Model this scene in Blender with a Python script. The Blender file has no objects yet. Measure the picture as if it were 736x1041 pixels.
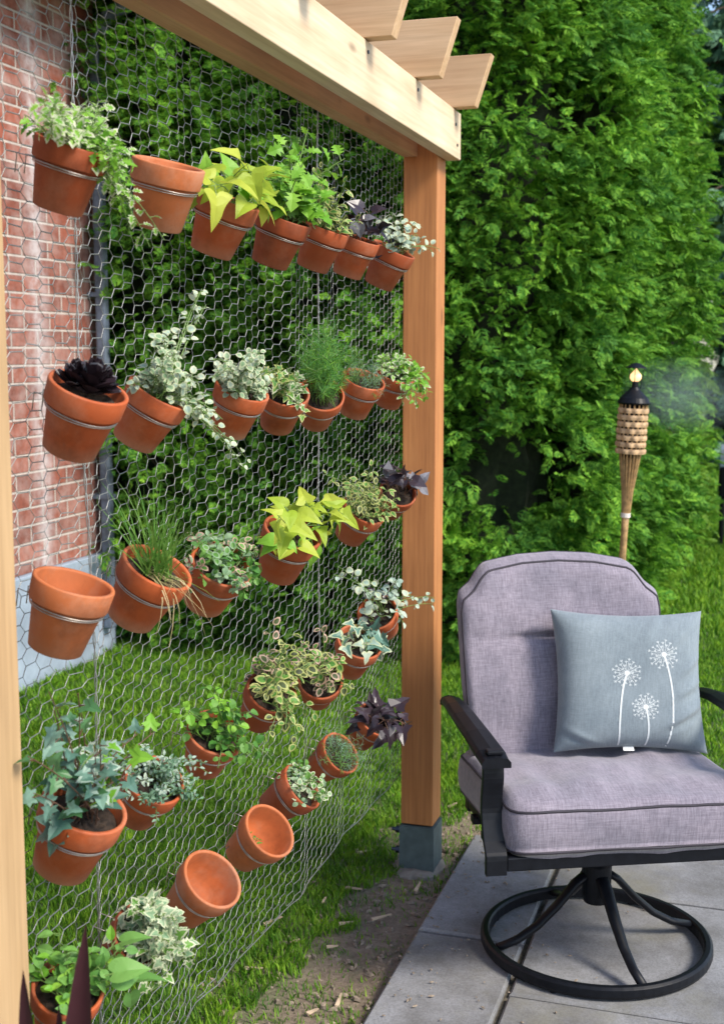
import bpy, math, random
import numpy as np
from mathutils import Vector, Matrix, noise as mnoise

# ------------------------------------------------------------------ basics
scene = bpy.context.scene
COL = scene.collection
rng = random.Random(7)
nrg = np.random.default_rng(7)
R = math.radians

# camera survey (used to find where things stand in the garden)
FPX, CX0, CY0, HC = 1280.0, 368.0, 520.5, 1.45
PITCH, YAW = math.atan(164 / 1280), math.atan(407 / 1290.5)
CAM = Vector((0.906, 0.0, HC))
FW = Vector((-math.sin(YAW) * math.cos(PITCH), math.cos(YAW) * math.cos(PITCH), -math.sin(PITCH)))
RT = Vector((math.cos(YAW), math.sin(YAW), 0))
UP = RT.cross(FW)
def ray(x, y): return FW * FPX + RT * (x - CX0) - UP * (y - CY0)
def gz(x, y, z=0.0):
    d = ray(x, y); return CAM + d * ((z - CAM.z) / d.z)
def onX(x, y, X):
    d = ray(x, y); return CAM + d * ((X - CAM.x) / d.x)
def onY(x, y, Y):
    d = ray(x, y); return CAM + d * ((Y - CAM.y) / d.y)
def tilt_axis(P0, bx, by, L, far):
    """axis of a pot whose rim centre is P0 and whose base centre is seen along a ray"""
    d = ray(bx, by).normalized(); v = P0 - CAM
    t0 = v.dot(d); h2 = (v - d * t0).length_squared
    if not far: t = t0 + .12 * L
    elif h2 >= L * L * .96: t = t0 + (.2 * L if far else -.2 * L)
    else:
        s = math.sqrt(L * L - h2); t = t0 + (s if far else -s)
    return (P0 - (CAM + d * t)).normalized()

# ------------------------------------------------------------------ object helpers
def tag(o, label=None, cat=None, group=None, kind=None):
    if label: o['label'] = label
    if cat: o['category'] = cat
    if group: o['group'] = group
    if kind: o['kind'] = kind
    return o
def empty(name, loc=(0, 0, 0), rot=None):
    o = bpy.data.objects.new(name, None); COL.objects.link(o)
    o.empty_display_size = .05
    if rot is not None: o.rotation_mode = 'QUATERNION'; o.rotation_quaternion = rot
    o.location = loc
    return o
def mat_of(o):
    m = Matrix.Translation(o.location)
    if o.rotation_mode == 'QUATERNION': m = m @ o.rotation_quaternion.to_matrix().to_4x4()
    else: m = m @ o.rotation_euler.to_matrix().to_4x4()
    return m @ Matrix.Diagonal((*o.scale, 1))

class MB:
    def __init__(s): s.v = []; s.f = []; s.m = []
    def add(s, vs, fs, mi=0):
        n = len(s.v); s.v += [tuple(q) for q in vs]
        s.f += [tuple(i + n for i in f) for f in fs]; s.m += [mi] * len(fs)
    def box(s, a, b, mi=0):
        x0, y0, z0 = a; x1, y1, z1 = b
        s.add([(x0,y0,z0),(x1,y0,z0),(x1,y1,z0),(x0,y1,z0),(x0,y0,z1),(x1,y0,z1),(x1,y1,z1),(x0,y1,z1)],
              [(0,3,2,1),(4,5,6,7),(0,1,5,4),(1,2,6,5),(2,3,7,6),(3,0,4,7)], mi)
    def tube(s, pts, rad, n=6, mi=0, closed=False, cap=True, ry=None, upv=None):
        pts = [Vector(q) for q in pts]; m = len(pts); base = len(s.v)
        rs = rad if isinstance(rad, (list, tuple)) else [rad] * m
        prev = None
        for i, q in enumerate(pts):
            if closed: t = pts[(i + 1) % m] - pts[i - 1]
            else: t = pts[min(i + 1, m - 1)] - pts[max(i - 1, 0)]
            t = t.normalized() if t.length > 1e-9 else Vector((0, 0, 1))
            if upv is not None: u = Vector(upv)
            elif prev is None: u = Vector((0, 0, 1)) if abs(t.z) < .9 else Vector((1, 0, 0))
            else: u = prev
            u = (u - t * u.dot(t)); u = u.normalized() if u.length > 1e-6 else t.orthogonal().normalized()
            prev = u; w = t.cross(u)
            for k in range(n):
                a = 2 * math.pi * (k + .5 * (n == 4)) / n
                r2 = rs[i] if ry is None else ry
                s.v.append(tuple(q + w * (math.cos(a) * rs[i]) + u * (math.sin(a) * r2)))
        for i in range(m if closed else m - 1):
            j = (i + 1) % m
            for k in range(n):
                l = (k + 1) % n
                s.f.append((base+i*n+k, base+i*n+l, base+j*n+l, base+j*n+k)); s.m.append(mi)
        if cap and not closed:
            s.f.append(tuple(base + k for k in range(n))[::-1]); s.m.append(mi)
            s.f.append(tuple(base + (m-1)*n + k for k in range(n))); s.m.append(mi)
    def lathe(s, prof, n=32, mi=0, c=(0, 0, 0), close=False):
        base = len(s.v); m = len(prof)
        for r, z in prof:
            for k in range(n):
                a = 2 * math.pi * k / n
                s.v.append((c[0] + r * math.cos(a), c[1] + r * math.sin(a), c[2] + z))
        for i in range(m - 1):
            for k in range(n):
                l = (k + 1) % n
                s.f.append((base+i*n+k, base+i*n+l, base+(i+1)*n+l, base+(i+1)*n+k)); s.m.append(mi)
        if close:
            s.f.append(tuple(base+k for k in range(n))[::-1]); s.m.append(mi)
            s.f.append(tuple(base+(m-1)*n+k for k in range(n))); s.m.append(mi)
    def build(s, name, mats, parent=None, smooth=False, world=True, bevel=0, sub=0):
        me = bpy.data.meshes.new(name)
        vs = s.v
        if parent is not None and world:
            inv = mat_of(parent).inverted(); vs = [tuple(inv @ Vector(q)) for q in vs]
        me.from_pydata(vs, [], s.f)
        if not isinstance(mats, (list, tuple)): mats = [mats]
        for m in mats: me.materials.append(m)
        if len(mats) > 1: me.polygons.foreach_set('material_index', s.m)
        if smooth: me.polygons.foreach_set('use_smooth', [True] * len(me.polygons))
        me.update()
        o = bpy.data.objects.new(name, me); COL.objects.link(o)
        if parent is not None: o.parent = parent
        if bevel:
            b = o.modifiers.new('bevel', 'BEVEL'); b.width = bevel; b.segments = 2; b.limit_method = 'ANGLE'
            b.harden_normals = False
        if sub:
            b = o.modifiers.new('sub', 'SUBSURF'); b.levels = sub; b.render_levels = sub
        return o
def np_mesh(name, V, F, mats, parent=None, mi=None, loc=None):
    """V (n,3), F (m,k) equal-size faces"""
    me = bpy.data.meshes.new(name)
    if loc is not None: V = V - np.array(loc)
    k = F.shape[1]
    me.vertices.add(len(V)); me.vertices.foreach_set('co', V.astype(np.float32).ravel())
    me.loops.add(F.size); me.loops.foreach_set('vertex_index', F.astype(np.int32).ravel())
    me.polygons.add(len(F))
    me.polygons.foreach_set('loop_start', np.arange(0, F.size, k, dtype=np.int32))
    me.polygons.foreach_set('loop_total', np.full(len(F), k, dtype=np.int32))
    if not isinstance(mats, (list, tuple)): mats = [mats]
    for m in mats: me.materials.append(m)
    if mi is not None: me.polygons.foreach_set('material_index', mi.astype(np.int32))
    me.update(calc_edges=True); me.validate()
    o = bpy.data.objects.new(name, me); COL.objects.link(o)
    if parent is not None: o.parent = parent
    return o

# ------------------------------------------------------------------ materials
def newmat(name):
    m = bpy.data.materials.new(name); m.use_nodes = True
    nt = m.node_tree; b = nt.nodes['Principled BSDF']
    return m, nt, b
def N(nt, t, **kw):
    n = nt.nodes.new(t)
    for k, v in kw.items():
        if k in n.inputs: n.inputs[k].default_value = v
        else: setattr(n, k, v)
    return n
def L(nt, a, b): nt.links.new(a, b)
def coords(nt, scale=(1, 1, 1), kind='Object', rot=(0, 0, 0)):
    tc = N(nt, 'ShaderNodeTexCoord'); mp = N(nt, 'ShaderNodeMapping')
    mp.inputs['Scale'].default_value = scale; mp.inputs['Rotation'].default_value = rot
    L(nt, tc.outputs[kind], mp.inputs['Vector']); return mp.outputs['Vector']
def ramp(nt, fac, stops):
    r = N(nt, 'ShaderNodeValToRGB'); e = r.color_ramp.elements
    while len(e) < len(stops): e.new(.5)
    for i, (p, c) in enumerate(stops): e[i].position = p; e[i].color = (*c, 1)
    L(nt, fac, r.inputs['Fac']); return r.outputs['Color']
def noise(nt, vec, scale, detail=4, rough=.55, out='Fac'):
    n = N(nt, 'ShaderNodeTexNoise'); n.inputs['Scale'].default_value = scale
    n.inputs['Detail'].default_value = detail; n.inputs['Roughness'].default_value = rough
    if vec is not None: L(nt, vec, n.inputs['Vector'])
    return n.outputs[out]
def bump(nt, b, h, strength=.3, dist=.01):
    n = N(nt, 'ShaderNodeBump'); n.inputs['Strength'].default_value = strength; n.inputs['Distance'].default_value = dist
    L(nt, h, n.inputs['Height']); L(nt, n.outputs['Normal'], b.inputs['Normal'])
def mixc(nt, fac, a, b, mode='MIX'):
    n = N(nt, 'ShaderNodeMix', data_type='RGBA', blend_type=mode)
    for s, v in ((0, fac), (6, a), (7, b)):
        if isinstance(v, (int, float)): n.inputs[s].default_value = v
        elif isinstance(v, (tuple, list)): n.inputs[s].default_value = (*v[:3], 1)
        else: L(nt, v, n.inputs[s])
    return n.outputs[2]

def leaf_mat(name, c1, c2, transl=.35, rough=.5, spec=.4, clump=0):
    m, nt, b = newmat(name)
    g = N(nt, 'ShaderNodeNewGeometry')
    vec = coords(nt)
    c = ramp(nt, g.outputs['Random Per Island'], [(0, c1), (1, c2)])
    nz = noise(nt, vec, 60, 2)
    c = mixc(nt, nz, mixc(nt, 1, c, (.78, .8, .75), 'MULTIPLY'), c)
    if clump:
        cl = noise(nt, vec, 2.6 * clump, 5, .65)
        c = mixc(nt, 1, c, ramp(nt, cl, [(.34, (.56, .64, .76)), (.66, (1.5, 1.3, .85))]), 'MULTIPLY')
    L(nt, c, b.inputs['Base Color']); b.inputs['Roughness'].default_value = rough
    b.inputs['Specular IOR Level'].default_value = spec
    tr = N(nt, 'ShaderNodeBsdfTranslucent'); L(nt, c, tr.inputs['Color'])
    mx = N(nt, 'ShaderNodeMixShader'); mx.inputs[0].default_value = transl
    L(nt, b.outputs[0], mx.inputs[1]); L(nt, tr.outputs[0], mx.inputs[2])
    L(nt, mx.outputs[0], nt.nodes['Material Output'].inputs['Surface'])
    return m

def wood_mat(name, dark, light, axis, scale=1.0, knot=True, rough=.65):
    m, nt, b = newmat(name)
    sc = [26, 26, 26]; sc[axis] = 1.3
    v = coords(nt, tuple(q * scale for q in sc))
    n1 = noise(nt, v, 1.0, 6, .6)
    sc2 = [95, 95, 95]; sc2[axis] = 4
    n2 = noise(nt, coords(nt, tuple(sc2)), 1.0, 3, .6)
    c = ramp(nt, n1, [(.25, dark), (.75, light)])
    c = mixc(nt, .35, c, ramp(nt, n2, [(.3, tuple(q * .6 for q in dark)), (.7, light)]))
    big = noise(nt, coords(nt, (3, 3, 3)), 1.0, 3)
    c = mixc(nt, 1, c, ramp(nt, big, [(.3, (.82, .76, .70)), (.7, (1, 1, 1))]), 'MULTIPLY')
    if knot:
        sk = [9, 9, 9]; sk[axis] = 3.2
        vo = N(nt, 'ShaderNodeTexVoronoi'); vo.inputs['Scale'].default_value = 1.0
        L(nt, coords(nt, tuple(sk)), vo.inputs['Vector'])
        kf = ramp(nt, vo.outputs['Distance'], [(.05, (1, 1, 1)), (.12, (0, 0, 0))])
        c = mixc(nt, kf, c, tuple(q * .38 for q in dark))
    L(nt, c, b.inputs['Base Color']); b.inputs['Roughness'].default_value = rough
    bump(nt, b, n2, .25, .002)
    return m

M = {}
def terracotta(name, c, dusty):
    m, nt, b = newmat(name)
    v = coords(nt)
    oi = N(nt, 'ShaderNodeObjectInfo')
    n1 = noise(nt, v, 9, 5, .6); n2 = noise(nt, v, 60, 4, .7)
    col = ramp(nt, n1, [(.3, tuple(q * .78 for q in c)), (.7, tuple(min(1, q * 1.15) for q in c))])
    add = N(nt, 'ShaderNodeVectorMath', operation='ADD'); L(nt, v, add.inputs[0])
    sc = N(nt, 'ShaderNodeVectorMath', operation='SCALE'); sc.inputs['Scale'].default_value = 9
    L(nt, oi.outputs['Random'], sc.inputs[0]); L(nt, sc.outputs[0], add.inputs[1])
    st = noise(nt, add.outputs[0], 14, 5, .7)
    sf = ramp(nt, st, [(.47, (0, 0, 0)), (.72, (dusty,) * 3)])
    col = mixc(nt, sf, col, (.55, .33, .22))
    hv = ramp(nt, oi.outputs['Random'], [(0, (.15, .15, .15)), (.55, (.5, .5, .5)), (1, (1, 1, 1))])
    sz_ = N(nt, 'ShaderNodeSeparateXYZ'); L(nt, v, sz_.inputs[0])
    zz_ = N(nt, 'ShaderNodeMath', operation='MULTIPLY_ADD'); L(nt, st, zz_.inputs[0]); zz_.inputs[1].default_value = .05; L(nt, sz_.outputs[2], zz_.inputs[2])
    mrr = N(nt, 'ShaderNodeMapRange'); L(nt, zz_.outputs[0], mrr.inputs[0]); mrr.inputs[1].default_value = -.045; mrr.inputs[2].default_value = -.068; mrr.inputs[3].default_value = 0; mrr.inputs[4].default_value = .6
    bl = mixc(nt, 1, mrr.outputs[0], hv, 'MULTIPLY')
    col = mixc(nt, bl, col, (.50, .30, .20))
    dk = ramp(nt, noise(nt, add.outputs[0], 11, 6, .7), [(.48, (0, 0, 0)), (.72, (.75,) * 3)])
    col = mixc(nt, dk, col, tuple(q * .42 for q in c))
    v2 = ramp(nt, oi.outputs['Random'], [(0, (.66, .62, .60)), (1, (1.08, 1.08, 1.05))])
    col = mixc(nt, 1, col, v2, 'MULTIPLY')
    L(nt, col, b.inputs['Base Color']); b.inputs['Roughness'].default_value = .72
    bump(nt, b, n2, .12, .001)
    return m
M['terra'] = terracotta('terracotta', (.42, .082, .016), .28)
M['terra_dry'] = terracotta('dry terracotta', (.60, .17, .05), .55)
M['beam'] = wood_mat('pale pine', (.68, .50, .31), (.86, .74, .55), 1)
M['rafter'] = wood_mat('pale pine rafter', (.62, .38, .19), (.80, .58, .36), 0)
M['rail'] = wood_mat('warm rail pine', (.50, .27, .13), (.68, .43, .24), 1)
M['post'] = wood_mat('cedar post', (.38, .135, .038), (.65, .285, .095), 2)
M['post_near'] = wood_mat('weathered post', (.42, .27, .13), (.60, .41, .22), 2, knot=False)
def simple(name, c, rough=.5, metal=0, var=.0, vs=20, bmp=0):
    m, nt, b = newmat(name)
    b.inputs['Roughness'].default_value = rough; b.inputs['Metallic'].default_value = metal
    n = noise(nt, coords(nt), vs, 4, .6)
    c1 = tuple(q * (1 - var) for q in c); c2 = tuple(min(1, q * (1 + var)) for q in c)
    L(nt, ramp(nt, n, [(.3, c1), (.7, c2)]), b.inputs['Base Color'])
    if bmp: bump(nt, b, n, bmp, .002)
    return m
M['wire'] = simple('galvanised wire', (.34, .35, .34), .42, .75, .25, 40)
M['ringwire'] = simple('ring wire', (.46, .40, .35), .35, .75, .3, 40)
M['bracket'] = simple('grey bracket', (.085, .115, .12), .55, .2, .25, 30, .1)
M['bolt'] = simple('bolt', (.05, .055, .07), .3, .8, .2)
M['blackmetal'] = simple('black metal', (.006, .007, .010), .42, 0, .3, 60, .05)
M['blackmetal'].node_tree.nodes['Principled BSDF'].inputs['Specular IOR Level'].default_value = .2
M['soil'] = simple('potting soil', (.035, .022, .014), .95, 0, .7, 120, .8)
M['soil2'] = simple('joint sand', (.10, .085, .06), .95, 0, .6, 120, .6)
M['stem_g'] = simple('green stem', (.13, .22, .05), .6, 0, .3)
M['stem_b'] = simple('brown stem', (.12, .06, .035), .7, 0, .3)
M['bark'] = simple('cedar bark', (.14, .10, .07), .9, 0, .4, 25, .6)
M['hedge_shade'] = simple('hedge inner shade', (.014, .022, .008), .95, 0, .5, 40, .6)  # near-black green that stands in for shade between the sprays
M['chip'] = simple('wood chip', (.50, .38, .26), .8, 0, .3)
M['bamboo'] = simple('bamboo', (.36, .22, .09), .6, 0, .45, 60)
M['bamboo_w'] = simple('woven bamboo', (.50, .33, .18), .6, 0, .45, 60)
M['cord_white'] = simple('pale binding', (.75, .68, .6), .6, 0, .1)
M['gutter'] = simple('grey gutter', (.42, .46, .50), .45, .1, .1)
M['downpipe'] = simple('downpipe', (.13, .16, .21), .6, .0, .4)
M['eave'] = simple('dark eave', (.05, .04, .035), .7, 0, .3)
M['roof'] = simple('roof shingle', (.09, .085, .08), .9, 0, .4, 8)
M['found'] = simple('painted foundation', (.27, .33, .41), .8, 0, .25, 5, .3)
M['rock'] = simple('footing concrete', (.22, .20, .17), .9, 0, .3, 30, .5)
M['tagw'] = simple('white tag', (.78, .78, .76), .7, 0, .05)
M['print'] = simple('white print', (.62, .66, .67), .8, 0, .04)

# leaves: (centre colours) / (margin colours)
LM = {
 'lime': leaf_mat('lime leaf', (.34, .50, .03), (.62, .68, .09), .4),
 'limeg': leaf_mat('fresh green leaf', (.16, .42, .03), (.30, .56, .06), .35),
 'green': leaf_mat('green leaf', (.07, .22, .035), (.17, .36, .06), .3),
 'midgreen': leaf_mat('mid green leaf', (.13, .32, .07), (.22, .44, .10), .35),
 'ivy': leaf_mat('ivy leaf', (.045, .15, .055), (.11, .25, .10), .2, .4),
 'ivyblue': leaf_mat('blue green ivy leaf', (.07, .17, .13), (.20, .34, .26), .2, .4),
 'pale': leaf_mat('cream margin', (.46, .53, .32), (.66, .68, .48), .25),
 'palegreen': leaf_mat('grey green leaf', (.20, .34, .18), (.34, .46, .28), .25),
 'dusty': leaf_mat('dusty leaf', (.30, .42, .35), (.52, .60, .48), .2),
 'thyme': leaf_mat('thyme leaf', (.09, .20, .11), (.22, .36, .24), .2),
 'dill': leaf_mat('dill leaf', (.08, .27, .05), (.18, .42, .10), .3),
 'purple': leaf_mat('black purple leaf', (.016, .009, .012), (.045, .028, .038), .06, .32, .5),
 'lilac': leaf_mat('grey purple leaf', (.13, .125, .145), (.28, .27, .31), .12, .4),
 'red': leaf_mat('dark red leaf', (.035, .009, .013), (.06, .016, .022), .1, .4, .5),
 'coleus': leaf_mat('coleus centre', (.05, .06, .03), (.10, .14, .04), .2),
 'yellowedge': leaf_mat('yellow margin', (.34, .38, .10), (.54, .54, .22), .25),
 'pink': leaf_mat('pink margin', (.50, .30, .24), (.62, .46, .34), .25),
 'grassy': leaf_mat('grass leaf', (.10, .28, .04), (.24, .42, .08), .3),
 'straw': leaf_mat('dry leaf', (.45, .36, .16), (.60, .50, .28), .2),
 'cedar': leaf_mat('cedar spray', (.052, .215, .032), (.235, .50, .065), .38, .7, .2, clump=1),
 'cedar_sun': leaf_mat('sun tinted cedar spray', (.10, .24, .02), (.24, .42, .04), .35, .55, .3),  # lit copy of the cedar leaf, sunlight put into the colour
 'cedar_far': leaf_mat('grey green needles', (.09, .22, .13), (.22, .40, .23), .28, .55, .3),
 'lawn': leaf_mat('lawn grass', (.09, .29, .025), (.30, .54, .06), .4, .6, .3, clump=3),
}

# ------------------------------------------------------------------ camera, sky, sun
cam = bpy.data.cameras.new('camera'); camo = bpy.data.objects.new('camera', cam); COL.objects.link(camo)
cam.sensor_fit = 'VERTICAL'; cam.sensor_height = 24; cam.lens = 24 * FPX / 1041
camo.location = CAM
camo.rotation_mode = 'QUATERNION'
camo.rotation_quaternion = Matrix((RT, UP, -FW)).transposed().to_quaternion()
cam.clip_start = .05; cam.clip_end = 500
cam.dof.use_dof = True; cam.dof.focus_distance = 2.35; cam.dof.aperture_fstop = 5.0
scene.camera = camo

SUN_EL, SUN_AZ = R(43), R(106)      # azimuth clockwise from +Y
sd = Vector((math.sin(SUN_AZ) * math.cos(SUN_EL), math.cos(SUN_AZ) * math.cos(SUN_EL), math.sin(SUN_EL)))
su = bpy.data.lights.new('sun', 'SUN'); suo = bpy.data.objects.new('sun', su); COL.objects.link(suo)
su.energy = 2.6; su.angle = R(17); su.color = (1.0, .93, .82)
suo.rotation_mode = 'QUATERNION'; suo.rotation_quaternion = sd.to_track_quat('Z', 'Y'); suo.location = (3, 0, 6)
w = bpy.data.worlds.new('World'); scene.world = w; w.use_nodes = True
nt = w.node_tree; bg = nt.nodes['Background']
sky = nt.nodes.new('ShaderNodeTexSky'); sky.sky_type = 'NISHITA'; sky.sun_disc = False
sky.sun_elevation = SUN_EL; sky.sun_rotation = SUN_AZ
nt.links.new(sky.outputs[0], bg.inputs[0]); bg.inputs[1].default_value = .15
vs = scene.view_settings; vs.view_transform = 'Standard'; vs.look = 'None'; vs.gamma = 1; vs.use_curve_mapping = False
vs.exposure = .9
scene.cycles.use_denoising = True
scene.cycles.max_bounces = 7

# ------------------------------------------------------------------ setting
def in_patio(x, y): return (x > .14) & (((x < .415) & (y < 3.52)) | ((x >= .415) & (y < 3.85)))
# ground
m, nt, b = newmat('garden soil')
v = coords(nt)
n1 = noise(nt, v, 5, 6, .65); n2 = noise(nt, v, 70, 5, .75)
c = ramp(nt, n1, [(.3, (.14, .098, .065)), (.7, (.31, .235, .165))])
c = mixc(nt, .5, c, ramp(nt, n2, [(.3, (.05, .035, .022)), (.72, (.36, .29, .21))]))
gf = ramp(nt, noise(nt, v, 9, 5, .7), [(.55, (0, 0, 0)), (.7, (.5, .5, .5))])
c = mixc(nt, gf, c, (.07, .12, .03))
tcg = N(nt, 'ShaderNodeTexCoord'); sg = N(nt, 'ShaderNodeSeparateXYZ'); L(nt, tcg.outputs['Object'], sg.inputs[0])
mr = N(nt, 'ShaderNodeMapRange'); L(nt, sg.outputs[0], mr.inputs[0]); mr.inputs[1].default_value = -.02; mr.inputs[2].default_value = -.30; mr.inputs[3].default_value = 0; mr.inputs[4].default_value = .8
mr2 = N(nt, 'ShaderNodeMapRange'); L(nt, sg.outputs[1], mr2.inputs[0]); mr2.inputs[1].default_value = 3.9; mr2.inputs[2].default_value = 4.5; mr2.inputs[3].default_value = 0; mr2.inputs[4].default_value = .8
mxg = N(nt, 'ShaderNodeMath', operation='MAXIMUM'); L(nt, mr.outputs[0], mxg.inputs[0]); L(nt, mr2.outputs[0], mxg.inputs[1])
c = mixc(nt, mxg.outputs[0], c, (.055, .125, .022))
L(nt, c, b.inputs['Base Color']); b.inputs['Roughness'].default_value = .95
bump(nt, b, n2, .8, .012)
n = 220
def ground_h(x, y): return .010 * mnoise.noise(Vector((x * 3, y * 3, 0))) + .006 * mnoise.noise(Vector((x * 14, y * 14, 3)))
mb = MB()
xs = [-60, -25, -10, -5] + [-3 + i * .06 for i in range(92)] + [3, 5, 10, 25, 60]
ys = [-60, -20, -5] + [.6 + i * .06 for i in range(110)] + [7.6, 9, 12, 18, 30, 60, 90]
V = [(x, y, ground_h(x, y) - .006 if (-3 < x < 2.6 and .6 < y < 7.2) else 0) for y in ys for x in xs]
nx = len(xs)
F = [(j*nx+i, j*nx+i+1, (j+1)*nx+i+1, (j+1)*nx+i) for j in range(len(ys)-1) for i in range(nx-1)]
mb.add(V, F); o = mb.build('ground', m, smooth=True); tag(o, kind='structure', label='bare brown soil and lawn ground')

# patio
m, nt, b = newmat('paving slab')
v = coords(nt)
g = N(nt, 'ShaderNodeNewGeometry')
base = ramp(nt, g.outputs['Random Per Island'], [(0, (.225, .228, .240)), (1, (.285, .288, .300))])
st = ramp(nt, noise(nt, v, 3.2, 7, .7), [(.34, (.50, .48, .44)), (.62, (1.05, 1.05, 1.05))])
c = mixc(nt, 1, base, st, 'MULTIPLY')
sp = ramp(nt, noise(nt, v, 190, 3, .7), [(.3, (.72, .72, .72)), (.62, (1.08, 1.08, 1.08))])
c = mixc(nt, 1, c, sp, 'MULTIPLY')
spot = ramp(nt, noise(nt, v, 28, 4, .8), [(.58, (0, 0, 0)), (.70, (.6, .6, .6))])
c = mixc(nt, spot, c, (.12, .12, .11))
mo = ramp(nt, noise(nt, v, 1.7, 6, .75), [(.50, (0, 0, 0)), (.68, (.6, .6, .6))])
c = mixc(nt, mo, c, (.20, .19, .13))
L(nt, c, b.inputs['Base Color']); b.inputs['Roughness'].default_value = .78
bump(nt, b, noise(nt, v, 120, 5, .75), .35, .003)
mb = MB()
def slab(x0, y0, x1, y1):
    g_ = .0065; x0 += g_; y0 += g_; x1 -= g_; y1 -= g_
    z = .030 + rng.uniform(-.002, .002); r = .006
    a = [(x0, y0), (x1, y0), (x1, y1), (x0, y1)]
    ins = [(x0+r, y0+r), (x1-r, y0+r), (x1-r, y1-r), (x0+r, y1-r)]
    vv = [(*q, -.03) for q in a] + [(*q, z - r) for q in a] + [(*q, z) for q in ins]
    ff = [(8, 9, 10, 11)]
    for k in range(4):
        l = (k+1) % 4; ff += [(k, l, 4+l, 4+k), (4+k, 4+l, 8+l, 8+k)]
    mb.add(vv, ff)
for x0, x1, yy in ((.14, .415, (.6, 1.15, 1.75, 2.27, 2.865, 3.52)),
                   (.415, 1.05, (.6, 1.4, 2.0, 2.62, 3.215, 3.505, 3.85)),
                   (1.05, 1.65, (.6, 1.4, 2.0, 2.62, 3.215, 3.505, 3.85)),
                   (1.65, 2.3, (.6, 1.4, 2.0, 2.62, 3.215, 3.505, 3.85))):
    for a_, b_ in zip(yy[:-1], yy[1:]): slab(x0, a_, x1, b_)
mb.box((.15, .6, -.03), (2.3, 3.5, .014), 1)
o = mb.build('patio', [m, M['soil2']]); tag(o, kind='structure', label='grey concrete paving slabs of the patio')
# ------------------------------------------------------------------ house
m, nt, b = newmat('brick')
tc = N(nt, 'ShaderNodeTexCoord'); sp_ = N(nt, 'ShaderNodeSeparateXYZ'); L(nt, tc.outputs['Object'], sp_.inputs[0])
ad = N(nt, 'ShaderNodeMath', operation='ADD'); L(nt, sp_.outputs[0], ad.inputs[0]); L(nt, sp_.outputs[1], ad.inputs[1])
cb = N(nt, 'ShaderNodeCombineXYZ'); L(nt, ad.outputs[0], cb.inputs[0]); L(nt, sp_.outputs[2], cb.inputs[1])
br = N(nt, 'ShaderNodeTexBrick'); L(nt, cb.outputs[0], br.inputs['Vector'])
br.inputs['Scale'].default_value = 1; br.inputs['Brick Width'].default_value = .205; br.inputs['Row Height'].default_value = .077
br.inputs['Mortar Size'].default_value = .006; br.inputs['Mortar Smooth'].default_value = .3
br.inputs['Color1'].default_value = (.32, .095, .058, 1); br.inputs['Color2'].default_value = (.19, .060, .042, 1)
br.inputs['Mortar'].default_value = (.52, .46, .42, 1)
v = coords(nt)
c = mixc(nt, 1, br.outputs['Color'], ramp(nt, noise(nt, v, 25, 6, .7), [(.25, (.6, .6, .62)), (.75, (1.25, 1.2, 1.15))]), 'MULTIPLY')
ef = ramp(nt, noise(nt, v, 6, 6, .7), [(.42, (0, 0, 0)), (.75, (.5, .5, .5))])
c = mixc(nt, ef, c, (.62, .52, .49))
# a vertical run of lime stain down the wall
dx = N(nt, 'ShaderNodeMath', operation='SUBTRACT'); L(nt, sp_.outputs[1], dx.inputs[0]); dx.inputs[1].default_value = 2.71
wob = N(nt, 'ShaderNodeMath', operation='MULTIPLY_ADD'); L(nt, noise(nt, v, 2.5, 3), wob.inputs[0]); wob.inputs[1].default_value = .06; L(nt, dx.outputs[0], wob.inputs[2])
ab = N(nt, 'ShaderNodeMath', operation='ABSOLUTE'); L(nt, wob.outputs[0], ab.inputs[0])
sf = ramp(nt, ab.outputs[0], [(.015, (.6, .6, .6)), (.10, (0, 0, 0))])
sf = mixc(nt, 1, sf, ramp(nt, noise(nt, v, 14, 6, .75), [(.38, (.05, .05, .05)), (.6, (1, 1, 1))]), 'MULTIPLY')
c = mixc(nt, sf, c, (.66, .64, .66))
L(nt, c, b.inputs['Base Color']); b.inputs['Roughness'].default_value = .9
inv = N(nt, 'ShaderNodeMath', operation='SUBTRACT'); inv.inputs[0].default_value = 1; L(nt, br.outputs['Fac'], inv.inputs[1])
bump(nt, b, inv.outputs[0], 1.0, .02)
WX, WY = -2.11, 5.42
house = empty('brick_house', (WX, 2.2, 0))
tag(house, 'red brick house wall with pale streaks and blue grey base at the left', 'house')
mb = MB(); mb.box((-6.5, -1.0, .487), (WX, WY, 3.16)); mb.build('brick_wall', m, house)
mb = MB(); mb.box((-6.52, -1.02, -.1), (WX + .03, WY + .02, .485)); mb.build('foundation', M['found'], house, bevel=.006)
mb = MB(); mb.box((-6.9, -1.4, 3.162), (WX + .30, WY + .30, 3.19)); mb.box((WX + .275, -1.4, 3.0), (WX + .30, WY + .30, 3.16)); mb.build('eave', M['eave'], house)
mb = MB()
mb.add([(-6.9, -1.4, 3.192), (WX+.33, -1.4, 3.192), (WX+.33, WY+.33, 3.192), (-6.9, WY+.33, 3.192), (-4.5, 1, 4.6), (-4.5, 3.2, 4.6)],
       [(0,1,4),(1,2,5,4),(2,3,5),(3,0,4,5),(0,3,2,1)]); mb.build('roof', M['roof'], house)
mb = MB()
pr = [(0, 0), (.0, -.09), (.03, -.115), (.09, -.115), (.12, -.06), (.12, 0), (.112, 0), (.112, -.055), (.085, -.105), (.035, -.105), (.008, -.085), (.008, 0)]
for yy in (-1.4, WY + .3): mb.v += [(WX + .302 + a_, yy, 3.15 + b_) for a_, b_ in pr]
k = len(pr); mb.f += [(i, (i+1) % k, (i+1) % k + k, i + k) for i in range(k)]; mb.m += [0] * k
mb.build('gutter', M['gutter'], house)
mb = MB(); mb.box((WX + .035, WY - .115, .12), (WX + .085, WY - .065, 2.85))
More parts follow.
